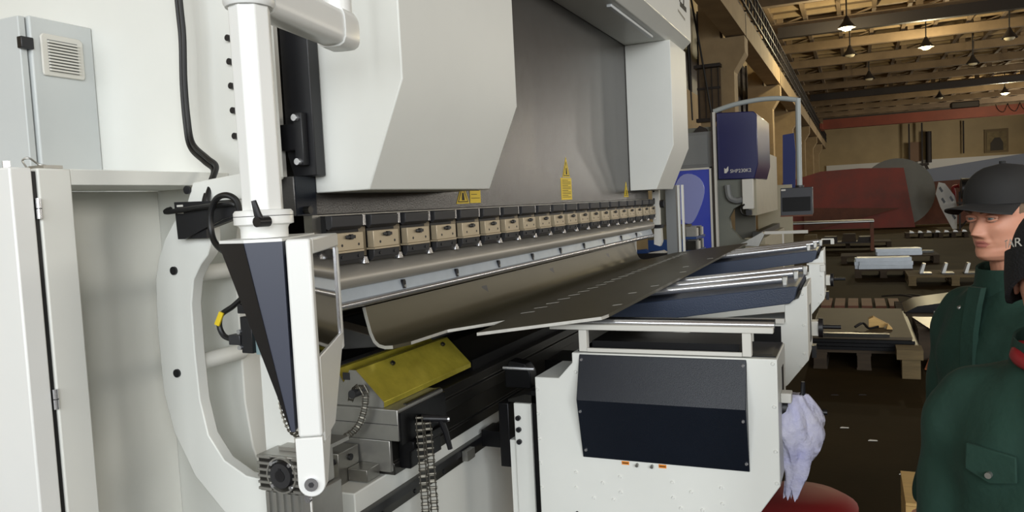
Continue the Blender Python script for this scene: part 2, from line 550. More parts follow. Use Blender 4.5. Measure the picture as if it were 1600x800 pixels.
def rack(x, y, lab):
    t = thing('coil_rack', lab, 'rack', (x, y, 0), 'dark racks by the far plates')
    for dx in (-0.35, 0.35):
        put('post', MB().box(x + dx - 0.03, x + dx + 0.03, y - 0.03, y + 0.03, 0, 1.35), IRON, t)
    put('brace', MB().tube([(x - 0.35, y, 0.05), (x + 0.35, y, 0.9)], 0.03, 6), IRON, t)
    put('brace', MB().tube([(x + 0.35, y, 0.05), (x - 0.35, y, 0.9)], 0.03, 6), IRON, t)
    put('coil', MB().cyl((x - 0.3, y, 1.45), (x + 0.3, y, 1.45), 0.36, 20), BLACK, t)
    put('shelf', MB().box(x - 0.4, x + 0.4, y - 0.3, y + 0.3, 0.9, 0.98), IRON, t)


rack(3.75, 31.5, 'dark rack with a black coil right of the slotted plate')
rack(4.75, 31.7, 'dark rack with a black coil nearest the man in the cap')
put('red_valve', MB().tube(spline([(3.3, 32.6, 0.0), (3.35, 32.6, 1.2), (3.32, 32.6, 1.5), (3.5, 32.6, 1.55)]), [0.06] * 18 + [0.1], 8), RED, label='small red pipe fitting standing behind the slotted plate', cat='fitting')


# ---- pallets and stock on the floor
def pallet(x, y, L, W, H, m, lab, rz=0.0, boards=6):
    t = thing('pallet', lab, 'pallet', (x, y, 0), 'pallets on the hall floor')
    bw = W / (boards + (boards - 1) * 0.35)
    for i in range(boards):
        yy = y - W / 2 + i * bw * 1.35
        put('deck_board', MB().box(x - L / 2, x + L / 2, yy, yy + bw, H - 0.025, H), m, t)
    for dx in (-L / 2 + 0.06, 0, L / 2 - 0.06):
        put('cross_board', MB().box(x + dx - 0.06, x + dx + 0.06, y - W / 2, y + W / 2, H - 0.05, H - 0.026), m, t)
        for dy in (-W / 2 + 0.05, 0, W / 2 - 0.05):
            put('block', MB().box(x + dx - 0.055, x + dx + 0.055, y + dy - 0.05, y + dy + 0.05, 0.022, H - 0.05), m, t)
        put('runner', MB().box(x + dx - 0.06, x + dx + 0.06, y - W / 2, y + W / 2, 0, 0.022), m, t)
    t.rotation_euler.z = rz
    return t


def bundle(x, y, z, L, n, lab, rz=0.0, rows=2, s=0.05, m=None):
    """a bundle of profiles; each profile its own part"""
    t = thing('profile_bundle', lab, 'profiles', (x, y, z), 'bundles of metal profiles')
    for r in range(rows):
        for i in range(n - r):
            yy = y + (i - (n - r) / 2) * s * 1.12
            dl = random.uniform(-0.05, 0.05) * L
            put('profile', MB().box(x - L / 2 + dl, x + L / 2 + dl, yy, yy + s, z + r * s * 1.02, z + r * s * 1.02 + s), m or GALV, t)
    t.rotation_euler.z = rz
    return t


pallet(0.65, 18.7, 1.9, 0.9, 0.17, WOODD, 'dark pallet farthest back carrying the upper white bundle')
bundle(0.85, 18.5, 0.17, 0.85, 6, 'white profile bundle on the farthest dark pallet', 0.04, 2, 0.07)
bundle(1.2, 18.9, 0.17, 0.7, 2, 'short dark strips at the right end of the farthest pallet', 0.02, 1, 0.05, DSTEEL)
pallet(0.45, 15.75, 0.95, 0.9, 0.15, WOODD, 'low pallet under the lower white bundle')
bundle(0.45, 15.7, 0.15, 0.88, 7, 'thick white profile bundle on the low pallet', 0.03, 3, 0.065)
pallet(1.45, 14.55, 1.35, 1.0, 0.16, WOOD, 'olive wooden pallet with three short steel brackets on top')
for k, x in enumerate((0.98, 1.3, 1.62)):
    t = thing('steel_bracket', ('first', 'second', 'third')[k] + ' short dark steel bracket from the left on the olive pallet', 'bracket', (x, 14.5, 0.16), 'brackets on the olive pallet')
    put('base_plate', MB().box(x - 0.02, x + 0.16, 14.3, 14.6, 0.16, 0.18), DSTEEL, t)
    put('upright', MB().prism([(x - 0.02, 0.18), (x + 0.03, 0.18), (x + 0.07, 0.34), (x + 0.03, 0.34)], 'y', 14.3, 14.5), ALU, t)
pallet(1.05, 10.2, 1.25, 0.9, 0.2, WOODD, 'dark pallet with long bright strips beside the green jacket')
put('dark_sheet_stack', MB().prism([(0.5, 0.2), (1.0, 0.2), (1.0, 0.33), (0.62, 0.27)], 'y', 9.7, 10.5), SLATE, label='dark wedge of sheets lying on the pallet with bright strips', cat='sheets')
bundle(1.6, 10.1, 0.205, 1.0, 4, 'long bright strips lying on the dark pallet', 0.02, 1, 0.06)
for k, (a, b) in enumerate(((0.3, 0.5), (0.45, 0.75))):
    put('loose_rod', MB().tube(spline([(a, 11.0 + 0.15 * k, 0.22), (a + 0.25, 10.75, 0.26), (a + 0.5, 10.55, 0.213)]), 0.012, 6), IRON, label=('lower' if k == 0 else 'upper') + ' thin dark rod sticking out behind the wedge of sheets', cat='rod')
pallet(0.94, 8.45, 0.85, 0.85, 0.3, WOODD, 'grey box pallet right of the sheet stack with profiles on top')
put('grey_sheet', MB().prism([(0.5, 8.65), (1.2, 8.65), (1.2, 7.82), (0.62, 7.82)], 'z', 0.3, 0.312), DSTEEL, label='grey cut sheet lying on the grey box pallet', cat='sheet')
bundle(0.95, 8.5, 0.313, 0.5, 4, 'short bright profiles on the grey sheet', 0.0, 2, 0.035)
pallet(0.05, 8.4, 0.85, 1.85, 0.18, WOODD, 'wide dark pallet under the flat brown sheet stack')
for k in range(4):
    put('sheet', MB().box(-0.42 + 0.01 * k, 0.5 - 0.02 * k, 7.45 + 0.03 * k, 9.35, 0.185 + 0.028 * k, 0.21 + 0.028 * k), mat('brown_sheet', (72, 60, 40), 0.6, noise=0.2, scale=3) if k == 3 else SLATE,
        label=('lowest', 'second', 'third', 'topmost brown')[k] + ' sheet of the flat stack on the wide pallet', cat='sheet', group='sheets of the flat stack')
put('channel', MB().prism([(-0.32, 0.296), (0.26, 0.296), (0.26, 0.325), (-0.32, 0.325)], 'y', 7.5, 7.56), DSTEEL, label='dark steel channel along the front edge of the sheet stack', cat='channel')
t = put('wood_block', MB().prism([(0.1, 0.302), (0.22, 0.302), (0.26, 0.33), (0.14, 0.4), (0.1, 0.38)], 'y', 8.0, 8.1), PINE, label='fresh pale wood offcut standing on the brown sheet', cat='wood')
put('wood_wedge', MB().prism([(0.25, 0.302), (0.3, 0.302), (0.26, 0.35)], 'y', 7.9, 8.0), PINE, label='small pale wood wedge beside the wood offcut', cat='wood')
put('crumpled_strap', MB().tube(spline([(-0.02, 7.9, 0.32), (0.05, 7.95, 0.35), (0.1, 7.9, 0.31), (0.18, 7.95, 0.32)]), 0.012, 6), BLACK, label='black strap curled on the brown sheet by the wood offcut', cat='strap')
put('pallet_beam', MB().box(0.3, 0.5, 7.18, 7.42, 0.1655, 0.25), WOOD, label='short light timber across the corner of the sheet stack', cat='timber')
put('timber_block', MB().box(0.34, 0.48, 7.2, 7.4, 0, 0.165), WOOD, label='square timber block on the floor under the short timber', cat='timber')
put('cardboard_sheet', MB().prism([(0.53, 7.5), (0.73, 7.45), (0.77, 7.95), (0.6, 7.98)], 'z', 0.02, 0.03), CARD, label='brown cardboard sheet on the floor, left of the pair', cat='cardboard')
put('cardboard_sheet', MB().prism([(0.75, 7.5), (0.95, 7.55), (0.98, 7.98), (0.79, 7.95)], 'z', 0.005, 0.015), CARD, label='brown cardboard sheet on the floor, right of the pair', cat='cardboard')
for k in range(6):
    x = -0.45 + 0.17 * k
    put('rusty_plank', MB().box(x, x + 0.13, 11.3, 12.1, 0.01, 0.05), RUST2, label=('leftmost', 'second', 'third', 'fourth', 'fifth', 'rightmost')[k] + ' rusty flat bar in the row behind the brown sheet stack', cat='bar', group='rusty bars on the floor')
pallet(1.9, 27.6, 0.9, 0.7, 0.15, WOODD, 'far low pallet below the slotted plate, left one')
pallet(2.75, 27.4, 0.8, 0.7, 0.15, WOODD, 'far low pallet below the slotted plate, right one')
for k in range(7):
    x = 1.55 + 0.24 * k
    put('metal_part', MB().prism([(x, 0.155), (x + 0.14, 0.155), (x + 0.11, 0.2), (x + 0.02, 0.22)], 'y', 27.2, 27.5), ALU, label='small bright metal part number lying on the far low pallets'.replace(' number', ''), cat='part', group='bright parts on the far pallets')
# far work table with a dark top
t = thing('work_table', 'long dark topped work table with red-brown legs before the red plate', 'table', (-0.6, 22.2, 0))
put('top', MB().box(-1.8, 0.45, 22.0, 22.9, 0.74, 0.8), SLATE, t)
put('edge_strip', MB().box(-1.8, 0.45, 21.96, 22.0, 0.76, 0.785), ALU, t)
for x in (-1.7, 0.36):
    for y in (22.05, 22.8):
        put('leg', MB().box(x, x + 0.08, y, y + 0.08, 0, 0.74), RUST2, t)
put('lower_shelf', MB().box(-1.6, 0.36, 22.1, 22.8, 0.2, 0.24), IRON, t)
for k, (x, h, m_) in enumerate(((-1.3, 0.2, WOOD), (-0.8, 0.14, IRON), (-0.34, 0.2, WOODD), (0.05, 0.12, IRON))):
    put('scrap_box', MB().prism([(x, 0.241), (x + 0.36, 0.241), (x + 0.34, 0.24 + h), (x + 0.04, 0.24 + h)], 'y', 22.2, 22.7), m_, label=('leftmost', 'second', 'third', 'rightmost')[k] + ' box of scrap on the shelf under the work table', cat='box', group='scrap boxes under the table')
pallet(-0.2, 23.9, 2.2, 0.9, 0.15, WOODD, 'long dark pallet behind the work table legs')
# litter on the floor
for k, (x, y) in enumerate(((-0.12, 5.6), (0.05, 5.35), (0.2, 4.75), (-0.2, 6.5), (0.0, 6.55))):
    put('paper_scrap', MB().prism([(x, y), (x + 0.055, y + 0.01), (x + 0.05, y + 0.02), (x + 0.01, y + 0.022)], 'z', 0.001, 0.005), PERF if k < 3 else IRON,
        label=('pale scrap on the open floor beside the support arm', 'pale scrap nearest the hanging rag', 'pale scrap beside the green sleeve', 'dark scrap behind the second support, left', 'dark scrap behind the second support, right')[k], cat='scrap')

# ================================================================== THE PRESS BRAKE
PB = thing('press_brake', 'white press brake with dark ram and angular white covers filling the picture', 'machine', (-1.9, 3.85, 0))
FR = [(-3.2, 0), (-1.36, 0), (-1.36, 0.70), (-1.46, 0.77), (-1.54, 0.86), (-1.585, 0.97), (-1.602, 1.1), (-1.602, 1.5),
      (-1.58, 1.60), (-1.53, 1.69), (-1.47, 1.73), (-1.47, 3.4), (-3.2, 3.4)]
sf = put('side_frame', MB().prism(FR, 'y', 1.665, 1.74), WHITE, PB, bev=0.004, label='white near side frame with rounded throat')
for z in (2.118, 2.054, 1.988, 1.921, 1.851):
    put('bolt_head', MB().cyl((-1.560, 1.665, z), (-1.560, 1.652, z), 0.009, 12), BLACK, sf)
put('side_frame', MB().prism(FR, 'y', 5.96, 6.04), WHITE, PB, bev=0.004)
put('bed_body', MB().box(-1.95, -1.30, 1.742, 5.958, 0.0, 0.835), WHITE, PB, bev=0.004)
sr = put('slide_rail', MB().box(-1.30, -1.285, 1.76, 5.95, 0.724, 0.776), DSTEEL, PB)
put('rail_groove', MB().box(-1.2849, -1.278, 1.76, 5.95, 0.752, 0.776), BLACK, sr)
for k in range(22):
    put('rail_screw', MB().cyl((-1.285, 1.85 + 0.185 * k, 0.738), (-1.2815, 1.85 + 0.185 * k, 0.738), 0.007, 10), BLACK, sr)
put('bed_bar', MB().prism([(-1.60, 0.836), (-1.268, 0.836), (-1.268, 0.87), (-1.274, 0.875), (-1.274, 0.945), (-1.60, 0.945)], 'y', 1.902, 5.955), DSTEEL, PB, bev=0.002)
put('die_holder', MB().prism([(-1.58, 0.946), (-1.255, 0.946), (-1.255, 0.985), (-1.262, 0.99), (-1.262, 1.022), (-1.58, 1.022)], 'y', 2.16, 5.95), DSTEEL, PB, bev=0.002)
eb = put('end_block', MB().prism([(-1.76, 0.946), (-1.236, 0.946), (-1.236, 1.040), (-1.76, 1.040)], 'y', 1.885, 2.16), ALU, PB, bev=0.002)
put('black_side_plate', MB().box(-1.2355, -1.228, 1.89, 2.16, 0.935, 1.03), SLATE, eb)
put('top_slot', MB().box(-1.255, -1.243, 1.95, 2.16, 1.0402, 1.043), BLACK, eb)
put('pin', MB().cyl((-1.228, 2.02, 0.985), (-1.21, 2.02, 0.985), 0.005, 8), CHROME, eb)
put('end_seam', MB().box(-1.76, -1.236, 1.8845, 1.885, 0.994, 0.996), GRAPH, eb)
put('end_plate', MB().box(-1.76, -1.27, 1.886, 1.9, 0.85, 0.945), ALU, PB, bev=0.002)
put('black_clamp_block', MB().prism([(-1.2675, 0.85), (-1.23, 0.85), (-1.23, 0.9), (-1.215, 0.91), (-1.215, 0.934), (-1.2675, 0.934)], 'y', 1.93, 2.12), SLATE, PB, bev=0.002)
sb = put('screw_block', MB().box(-1.445, -1.378, 1.78, 1.88, 0.825, 0.93), STEEL, PB, bev=0.002)
for z in (0.85, 0.905):
    put('socket_screw', MB().cyl((-1.3775, 1.835, z), (-1.372, 1.835, z), 0.01, 10), BLACK, sb)
    put('socket_screw', MB().cyl((-1.395, 1.78, z), (-1.395, 1.775, z), 0.009, 10), BLACK, sb)
put('lower_block', MB().box(-1.377, -1.31, 1.82, 1.885, 0.838, 0.875), STEEL, PB, bev=0.002)
lv = put('clamp_lever', MB().tube(spline([(-1.67, 1.80, 1.065), (-1.70, 1.77, 1.062), (-1.715, 1.76, 1.045), (-1.735, 1.755, 0.965)]), [0.014] * 6 + [0.013] * 6 + [0.009] * 6 + [0.008], 10), BLACK, PB)
# gear motor
gm = put('gear_housing', MB().box(-1.325, -1.194, 1.405, 1.525, 0.966, 1.056), ALU, PB, bev=0.003)
put('recess', MB().box(-1.32, -1.199, 1.4035, 1.405, 0.971, 1.051), DSTEEL, gm)
put('top_plate', MB().box(-1.29, -1.17, 1.44, 1.56, 1.0565, 1.066), ALU, gm)
for k in range(6):
    z = 0.972 + 0.0155 * k
    put('rib', MB().box(-1.322, -1.282, 1.398, 1.405, z, z + 0.006), ALU, gm)
    put('rib', MB().box(-1.218, -1.197, 1.398, 1.405, z, z + 0.006), ALU, gm)
m_ = MB()
for k in range(24):
    a0, a1 = 2 * PI * k / 24, 2 * PI * (k + 1) / 24
    q = [(-1.250 + r * math.cos(a), z0, 1.012 + r * math.sin(a)) for r, a in ((0.040, a0), (0.040, a1), (0.044, a1), (0.044, a0)) for z0 in (1.396, 1.405)]
    m_.add(q, [(0, 2, 4, 6), (1, 3, 5, 7), (0, 2, 3, 1), (4, 6, 7, 5)])
put('rim_ring', m_, ALU, gm)
put('hub', MB().cyl((-1.250, 1.405, 1.012), (-1.250, 1.393, 1.012), 0.03, 28), GRAPH, gm)
put('bore', MB().cyl((-1.250, 1.393, 1.012), (-1.250, 1.3915, 1.012), 0.014, 20), BLACK, gm)
put('keyway', MB().box(-1.254, -1.246, 1.3913, 1.393, 1.012, 1.030), BLACK, gm)
for a in (0.8, 2.36, 3.93, 5.5):
    put('flange_screw', MB().cyl((-1.250 + 0.038 * math.cos(a), 1.405, 1.012 + 0.038 * math.sin(a)), (-1.250 + 0.038 * math.cos(a), 1.394, 1.012 + 0.038 * math.sin(a)), 0.005, 8), CHROME, gm)
mt_ = put('motor_housing', MB().box(-1.322, -1.185, 1.42, 1.54, 0.55, 0.965), ALU, PB, bev=0.004)
for k in range(5):
    put('fin', MB().box(-1.315 + 0.022 * k, -1.305 + 0.022 * k, 1.412, 1.42, 0.55, 0.962), ALU, mt_)
put('drain_plug', MB().cyl((-1.19, 1.42, 0.955), (-1.19, 1.412, 0.955), 0.009, 10), CHROME, mt_)

# ---- ram, guides, covers, hood
RM = put('ram', MB().prism([(1.755, 1.622), (5.87, 1.622), (5.87, 3.3), (1.862, 3.3), (1.862, 1.735), (1.755, 1.735)], 'x', -1.62, -1.45), RAM, PB, bev=0.003)
put('end_plate', MB().box(-1.4499, -1.446, 1.757, 1.846, 1.6225, 1.734), NAVY, RM)
put('end_screw', MB().cyl((-1.45, 1.79, 1.638), (-1.425, 1.79, 1.638), 0.011, 12), DSTEEL, RM)
gp = put('guide_plate', MB().prism([(-1.505, 1.80), (-1.485, 1.735), (-1.405, 1.735), (-1.405, 2.6), (-1.505, 2.6)], 'y', 1.80, 1.845), BLACK, PB, bev=0.003)
br = put('guide_bracket', MB().prism([(-1.503, 1.81), (-1.455, 1.81), (-1.455, 1.765), (-1.425, 1.765), (-1.425, 1.915), (-1.455, 1.915), (-1.455, 1.885), (-1.503, 1.885)], 'y', 1.775, 1.799), BLACK, PB, bev=0.002)
for x, z in ((-1.442, 1.9), (-1.441, 1.776)):
    put('cap_screw', MB().cyl((x, 1.775, z), (x, 1.762, z), 0.0095, 14), CHROME, br)
put('scale_rail', MB().box(-1.526, -1.508, 1.775, 1.799, 1.66, 2.7), PERF, PB, bev=0.002)
put('cable_pair', MB().tube(spline([(-1.54, 1.78, 1.96), (-1.53, 1.77, 1.9), (-1.515, 1.77, 1.86)]), 0.006, 8), RUBBER, PB)
put('orange_tip', MB().box(-1.52, -1.50, 1.76, 1.785, 1.675, 1.70), mat('orange_red', (170, 74, 30), 0.5), PB)
CV = [(-1.448, 1.686), (-1.26, 1.687), (-1.13, 1.985), (-1.13, 2.699), (-1.448, 2.699)]
put('cylinder_cover', MB().prism(CV, 'y', 1.848, 2.64), WHITE, PB, bev=0.004)
put('cylinder_cover', MB().prism(CV, 'y', 5.34, 5.868), WHITE, PB, bev=0.004)
hd = put('hood', MB().prism([(-1.448, 2.70), (-1.16, 2.70), (-1.085, 2.765), (-1.085, 3.3), (-1.448, 3.3)], 'y', 1.848, 5.868), WHITE, PB, bev=0.004)
put('light_strip', MB().box(-1.225, -1.195, 4.17, 5.13, 2.682, 2.6995), mat('strip_diffuser', (222, 226, 228), 0.4), hd, bev=0.004)
for k in range(4):
    y = 5.22 + 0.13 * k
    put('logo_stroke', MB().prism([(y, 2.98), (y + 0.03, 2.98), (y + 0.09, 3.2), (y + 0.06, 3.2)], 'x', -1.085, -1.0835), INK, hd)
put('logo_stroke', MB().prism([(5.5, 2.95), (5.72, 2.95), (5.72, 2.985), (5.5, 2.985)], 'x', -1.085, -1.0835), INK, hd)
put('logo_underline', MB().prism([(5.42, 2.9), (5.66, 2.88), (5.66, 2.895), (5.42, 2.915)], 'x', -1.085, -1.0838), mat('grey_ink', (140, 136, 124), 0.6), hd)


def tri_sign(y0, y1, z0, z1, x=-1.45):
    s = put('warning_triangle', MB().prism([(y0, z0), (y1, z0), ((y0 + y1) / 2 + 0.004, z1)], 'x', x, x + 0.0015), YELLOW, RM, label='yellow warning triangle sticker')
    w = y1 - y0
    h = z1 - z0
    c = (y0 + y1) / 2
    put('triangle_border', MB().prism([(y0 + 0.1 * w, z0 + 0.06 * h), (y1 - 0.1 * w, z0 + 0.06 * h), (c, z0 + 0.8 * h)], 'x', x + 0.0015, x + 0.0018), INK, s)
    put('triangle_field', MB().prism([(y0 + 0.17 * w, z0 + 0.1 * h), (y1 - 0.17 * w, z0 + 0.1 * h), (c, z0 + 0.7 * h)], 'x', x + 0.0018, x + 0.0021), YELLOW, s)
    put('pictogram', MB().prism([(c - 0.1 * w, z0 + 0.14 * h), (c + 0.12 * w, z0 + 0.14 * h), (c + 0.06 * w, z0 + 0.46 * h), (c - 0.05 * w, z0 + 0.46 * h)], 'x', x + 0.0021, x + 0.0024), INK, s)


def note_sign(y0, y1, z0, z1, n, x=-1.45):
    s = put('warning_note', MB().prism([(y0, z0), (y1, z0), (y1, z1), (y0, z1)], 'x', x, x + 0.0015), YELLOW, RM, label='yellow instruction sticker with printed lines')
    h = z1 - z0
    for i in range(n):
        z = z1 - h * (0.1 + 0.84 * i / n)
        l = (y1 - y0) * (0.8 if i % 3 else 0.55)
        put('text_line', MB().prism([(y0 + 0.1 * (y1 - y0), z - h * 0.022), (y0 + 0.1 * (y1 - y0) + l, z - h * 0.022), (y0 + 0.1 * (y1 - y0) + l, z), (y0 + 0.1 * (y1 - y0), z)], 'x', x + 0.0015, x + 0.002), INK, s)


tri_sign(2.725, 2.837, 1.64, 1.735)
note_sign(2.846, 2.944, 1.641, 1.735, 5)
tri_sign(3.968, 4.085, 1.764, 1.874)
note_sign(3.937, 4.105, 1.64, 1.76, 11)
tri_sign(5.179, 5.294, 1.644, 1.75)

# ---- tool clamps: 20 along the ram
put('clamp_bar', MB().box(-1.46, -1.43, 1.80, 5.84, 1.47, 1.6215), STEEL, PB)
P0 = 0.2015


def make_clamp(y):
    c = put('tool_clamp', MB().box(-1.4298, -1.412, y, y + 0.158, 1.47, 1.618), SLATE, PB)  # near-black body paints the shadow in the gaps between the jaws
    u = put('upper_jaw', MB().prism([(-1.4118, 1.580), (-1.403, 1.574), (-1.390, 1.584), (-1.388, 1.614), (-1.392, 1.618), (-1.4118, 1.618)], 'y', y - 0.002, y + 0.155), GRAPH, c, bev=0.0015)
    p = put('front_plate', MB().prism([(-1.4118, 1.512), (-1.387, 1.512), (-1.387, 1.565), (-1.4118, 1.565)], 'y', y + 0.002, y + 0.148), NICKEL, c, bev=0.0015)
    put('plate_lip', MB().box(-1.4118, -1.381, y - 0.004, y + 0.14, 1.506, 1.5115), NICKEL, c)
    l = put('lower_jaw', MB().prism([(-1.4118, 1.474), (-1.402, 1.47), (-1.391, 1.482), (-1.389, 1.5055), (-1.4118, 1.5055)], 'y', y + 0.004, y + 0.152), GRAPH, c, bev=0.0015)
    put('knob', MB().cyl((-1.387, y + 0.078, 1.552), (-1.377, y + 0.078, 1.552), 0.009, 6), BLACK, c)
    put('lever', MB().box(-1.384, -1.378, y + 0.052, y + 0.098, 1.547, 1.557), BLACK, c, bev=0.002)
    put('spacer', MB().cyl((-1.408, y + 0.174, 1.584), (-1.408, y + 0.174, 1.617), 0.013, 14), CHROME, c)
    put('lower_spacer', MB().cyl((-1.408, y + 0.174, 1.466), (-1.408, y + 0.174, 1.486), 0.016, 14, 0.011), CHROME, c)
    put('gap_block', MB().box(-1.4298, -1.412, y + 0.159, y + 0.196, 1.488, 1.58), mat('bronze_steel', (120, 110, 92), 0.45, 0.5), c)
    for dy in (0.038, 0.122):
        put('screw', MB().cyl((-1.392, y + dy, 1.598), (-1.3895, y + dy, 1.598), 0.006, 8), BLACK, c)
        put('screw', MB().cyl((-1.391, y + dy, 1.493), (-1.387, y + dy, 1.493), 0.005, 8), BLACK, c)
        put('hole', MB().cyl((-1.387, y + dy, 1.528), (-1.3862, y + dy, 1.528), 0.0045, 8), BLACK, c)
    return c


c0 = make_clamp(1.838)
for k in range(1, 20):
    clone(c0, (0, P0 * k, 0), PB)

# ---- C shaped measuring frame with spacer tubes
OUT = [(-1.30, 1.74), (-1.535, 1.72), (-1.562, 1.665), (-1.609, 1.625), (-1.648, 1.580), (-1.675, 1.53), (-1.692, 1.475), (-1.698, 1.40),
       (-1.700, 1.32), (-1.696, 1.17), (-1.668, 1.060), (-1.605, 0.949), (-1.513, 0.864), (-1.40, 0.81), (-1.33, 0.80), (-1.33, 0.955)]
INN = [(-1.36, 0.962), (-1.43, 0.968), (-1.50, 1.002), (-1.548, 1.065), (-1.568, 1.157), (-1.573, 1.283), (-1.572, 1.409),
       (-1.558, 1.472), (-1.53, 1.51), (-1.503, 1.535), (-1.489, 1.565), (-1.486, 1.645), (-1.47, 1.67), (-1.30, 1.67)]
cf = put('c_frame_plate', MB().prism(OUT + INN, 'y', 1.47, 1.505), WHITE, PB, bev=0.003, label='white C-shaped measuring frame plate')
for x, z in ((-1.621, 1.496), (-1.638, 1.225), (-1.552, 1.702)):
    put('bolt_head', MB().cyl((x, 1.47, z), (x, 1.464, z), 0.011, 14), BLACK, cf)
for x, z in ((-1.60, 1.482), (-1.60, 1.247)):
    put('spacer_tube', MB().cyl((x, 1.505, z), (x, 1.665, z), 0.022, 20), WHITE, PB)

# ---- far end: light guard post and side cover
lg = put('guard_post', MB().box(-1.43, -1.375, 5.90, 5.94, 1.42, 1.72), PERF, PB, bev=0.002, label='white light-guard post at the far end of the ram')
for z in (1.68, 1.62, 1.56, 1.50):
    put('hole', MB().cyl((-1.415, 5.90, z), (-1.415, 5.895, z), 0.007, 8), BLACK, lg)
put('knob', MB().cyl((-1.38, 5.93, 1.58), (-1.345, 5.93, 1.58), 0.03, 12), BLACK, lg)
put('clamp_band', MB().box(-1.45, -1.36, 5.88, 5.96, 1.395, 1.42), BLACK, lg)
put('receiver_head', MB().prism([(-1.425, 1.27), (-1.38, 1.255), (-1.365, 1.29), (-1.368, 1.394), (-1.42, 1.394)], 'y', 5.89, 5.95), PERF, lg)
put('far_side_cover', MB().box(-1.36, -1.28, 6.05, 6.12, 1.0, 1.72), DGREY, PB)
for x in (-1.265, -1.235):
    put('cover_strip', MB().box(x, x + 0.012, 6.05, 6.09, 1.0, 1.72), WHITE, PB)

# ================================================================== TOOLS AND SHEET
t = thing('bending_punch', 'long grey rounded punch clamped under the dark ram', 'punch', (-1.41, 3.8, 1.32))
put('body', MB().prism([(-1.455, 1.469), (-1.424, 1.469), (-1.405, 1.452), (-1.388, 1.447), (-1.379, 1.438), (-1.376, 1.424), (-1.379, 1.41), (-1.388, 1.399), (-1.40, 1.396), (-1.455, 1.396)], 'y', 1.83, 5.73), PUNCH, t, smooth=45)
st = put('slotted_strip', MB().prism([(-1.45, 1.3955), (-1.404, 1.3955), (-1.393, 1.36), (-1.45, 1.36)], 'y', 1.832, 5.728), PUNCHB, t)
put('nose_bar', MB().prism([(-1.45, 1.3595), (-1.391, 1.3595), (-1.384, 1.355), (-1.382, 1.348), (-1.385, 1.341), (-1.393, 1.336), (-1.41, 1.331), (-1.45, 1.345)], 'y', 1.83, 5.73), CHROME, t, smooth=60)
for k in range(9):
    y = 2.214 + 0.3815 * k
    put('slot', MB().prism([(y - 0.009, 1.362), (y + 0.009, 1.362), (y + 0.009, 1.385), (y + 0.005, 1.392), (y - 0.005, 1.392), (y - 0.009, 1.385)], 'x', -1.42, -1.3915), BLACK, st)
    put('slot_pin', MB().cyl((-1.3915, y + 0.002, 1.37), (-1.389, y + 0.002, 1.37), 0.005, 8), ALU, st)

# bent sheet: flange, bend and tilted plate
TH = 0.011
prof = [(-1.452, 1.318), (-1.446, 1.29), (-1.432, 1.235), (-1.418, 1.206), (-1.400, 1.191), (-1.375, 1.1855), (-1.345, 1.1875)]


def off(p, d):
    out = []
    for i in range(len(p)):
        a = Vector(p[max(i - 1, 0)])
        b = Vector(p[min(i + 1, len(p) - 1)])
        tt = (b - a).normalized()
        n = Vector((-tt.y, tt.x))
        out.append((p[i][0] + n.x * d, p[i][1] + n.y * d))
    return out


t = thing('bent_sheet', 'long dark bent steel sheet with upturned flange lying from the die to the supports', 'sheet metal', (-1.1, 4.0, 1.17))
upper = off(prof, TH)
fl = put('flange', MB().prism(prof + upper[::-1], 'y', 2.05, 5.36), SHEET, t, smooth=50)
outl = [(-1.345, 2.05), (-1.315, 2.11), (-1.305, 2.335), (-1.135, 2.454), (-1.114, 2.185), (-0.735, 2.309), (-0.727, 2.36),
        (-0.74, 5.97), (-0.98, 5.93), (-1.25, 5.8), (-1.30, 5.5), (-1.345, 5.36)]


def zpl(x):
    return 1.185 + 0.1 * (x + 1.37)


m_ = MB()
n = len(outl)
m_.add([(x, y, zpl(x)) for x, y in outl] + [(x, y, zpl(x) + TH) for x, y in outl],
       [tuple(range(n)), tuple(range(n, 2 * n))] + [(i, (i + 1) % n, n + (i + 1) % n, n + i) for i in range(n)])
pl = put('plate', m_, SHEET, t)
# bright sawn edges of the near end
def edge_strip(a, b, nm, par):
    d = Vector((b[0] - a[0], b[1] - a[1])).normalized()
    q = Vector((d.y, -d.x)) * 0.0008
    vs = []
    for (x, y) in (a, b):
        for s in (0, 1):
            for zz in (0.0005, TH - 0.0005):
                vs.append((x + q.x * s, y + q.y * s, zpl(x) + zz))
    put(nm, MB().add(vs, [(0, 1, 3, 2), (4, 6, 7, 5), (0, 4, 5, 1), (2, 3, 7, 6), (1, 5, 7, 3), (0, 2, 6, 4)]), SHEETEDGE, par)


for i in (1, 2, 4, 5):
    edge_strip(outl[i], outl[i + 1], 'cut_edge', pl)
put('cut_edge', MB().prism(prof + upper[::-1], 'y', 2.0488, 2.05), SHEETEDGE, fl)
# rows of laser-cut slits
slit = lin((0, 0, 0))
for k in range(23):
    y = 2.625 + 0.131 * k
    x0 = -1.15
    m_ = MB().box(0, 0.048, 0, 0.007, 0, 0.0006)
    m_.v = [(x0 + v[0], y + v[1] + 0.35 * v[0], zpl(x0 + v[0]) + TH + v[2]) for v in m_.v]
    put('slit', m_, SHEETEDGE, pl)
for x, y in ((-0.783, 2.592), (-0.83, 2.971), (-0.791, 3.185), (-0.793, 3.783), (-0.849, 4.132), (-0.80, 4.6)):
    m_ = MB().box(0, 0.03, 0, 0.012, 0, 0.0006)
    m_.v = [(x + v[0], y + v[1] + 0.3 * v[0], zpl(x + v[0]) + TH + v[2]) for v in m_.v]
    put('small_hole', m_, SHEETEDGE, pl)
for y, z in ((2.88, 1.262), (3.67, 1.262), (4.66, 1.262)):
    x = -1.4285
    put('slot', MB().add([(x - 0.006, y, z + 0.03), (x + 0.004, y + 0.012, z - 0.03), (x + 0.006, y + 0.055, z - 0.03), (x - 0.004, y + 0.045, z + 0.03)], [(0, 1, 2, 3)]), BLACK, fl)

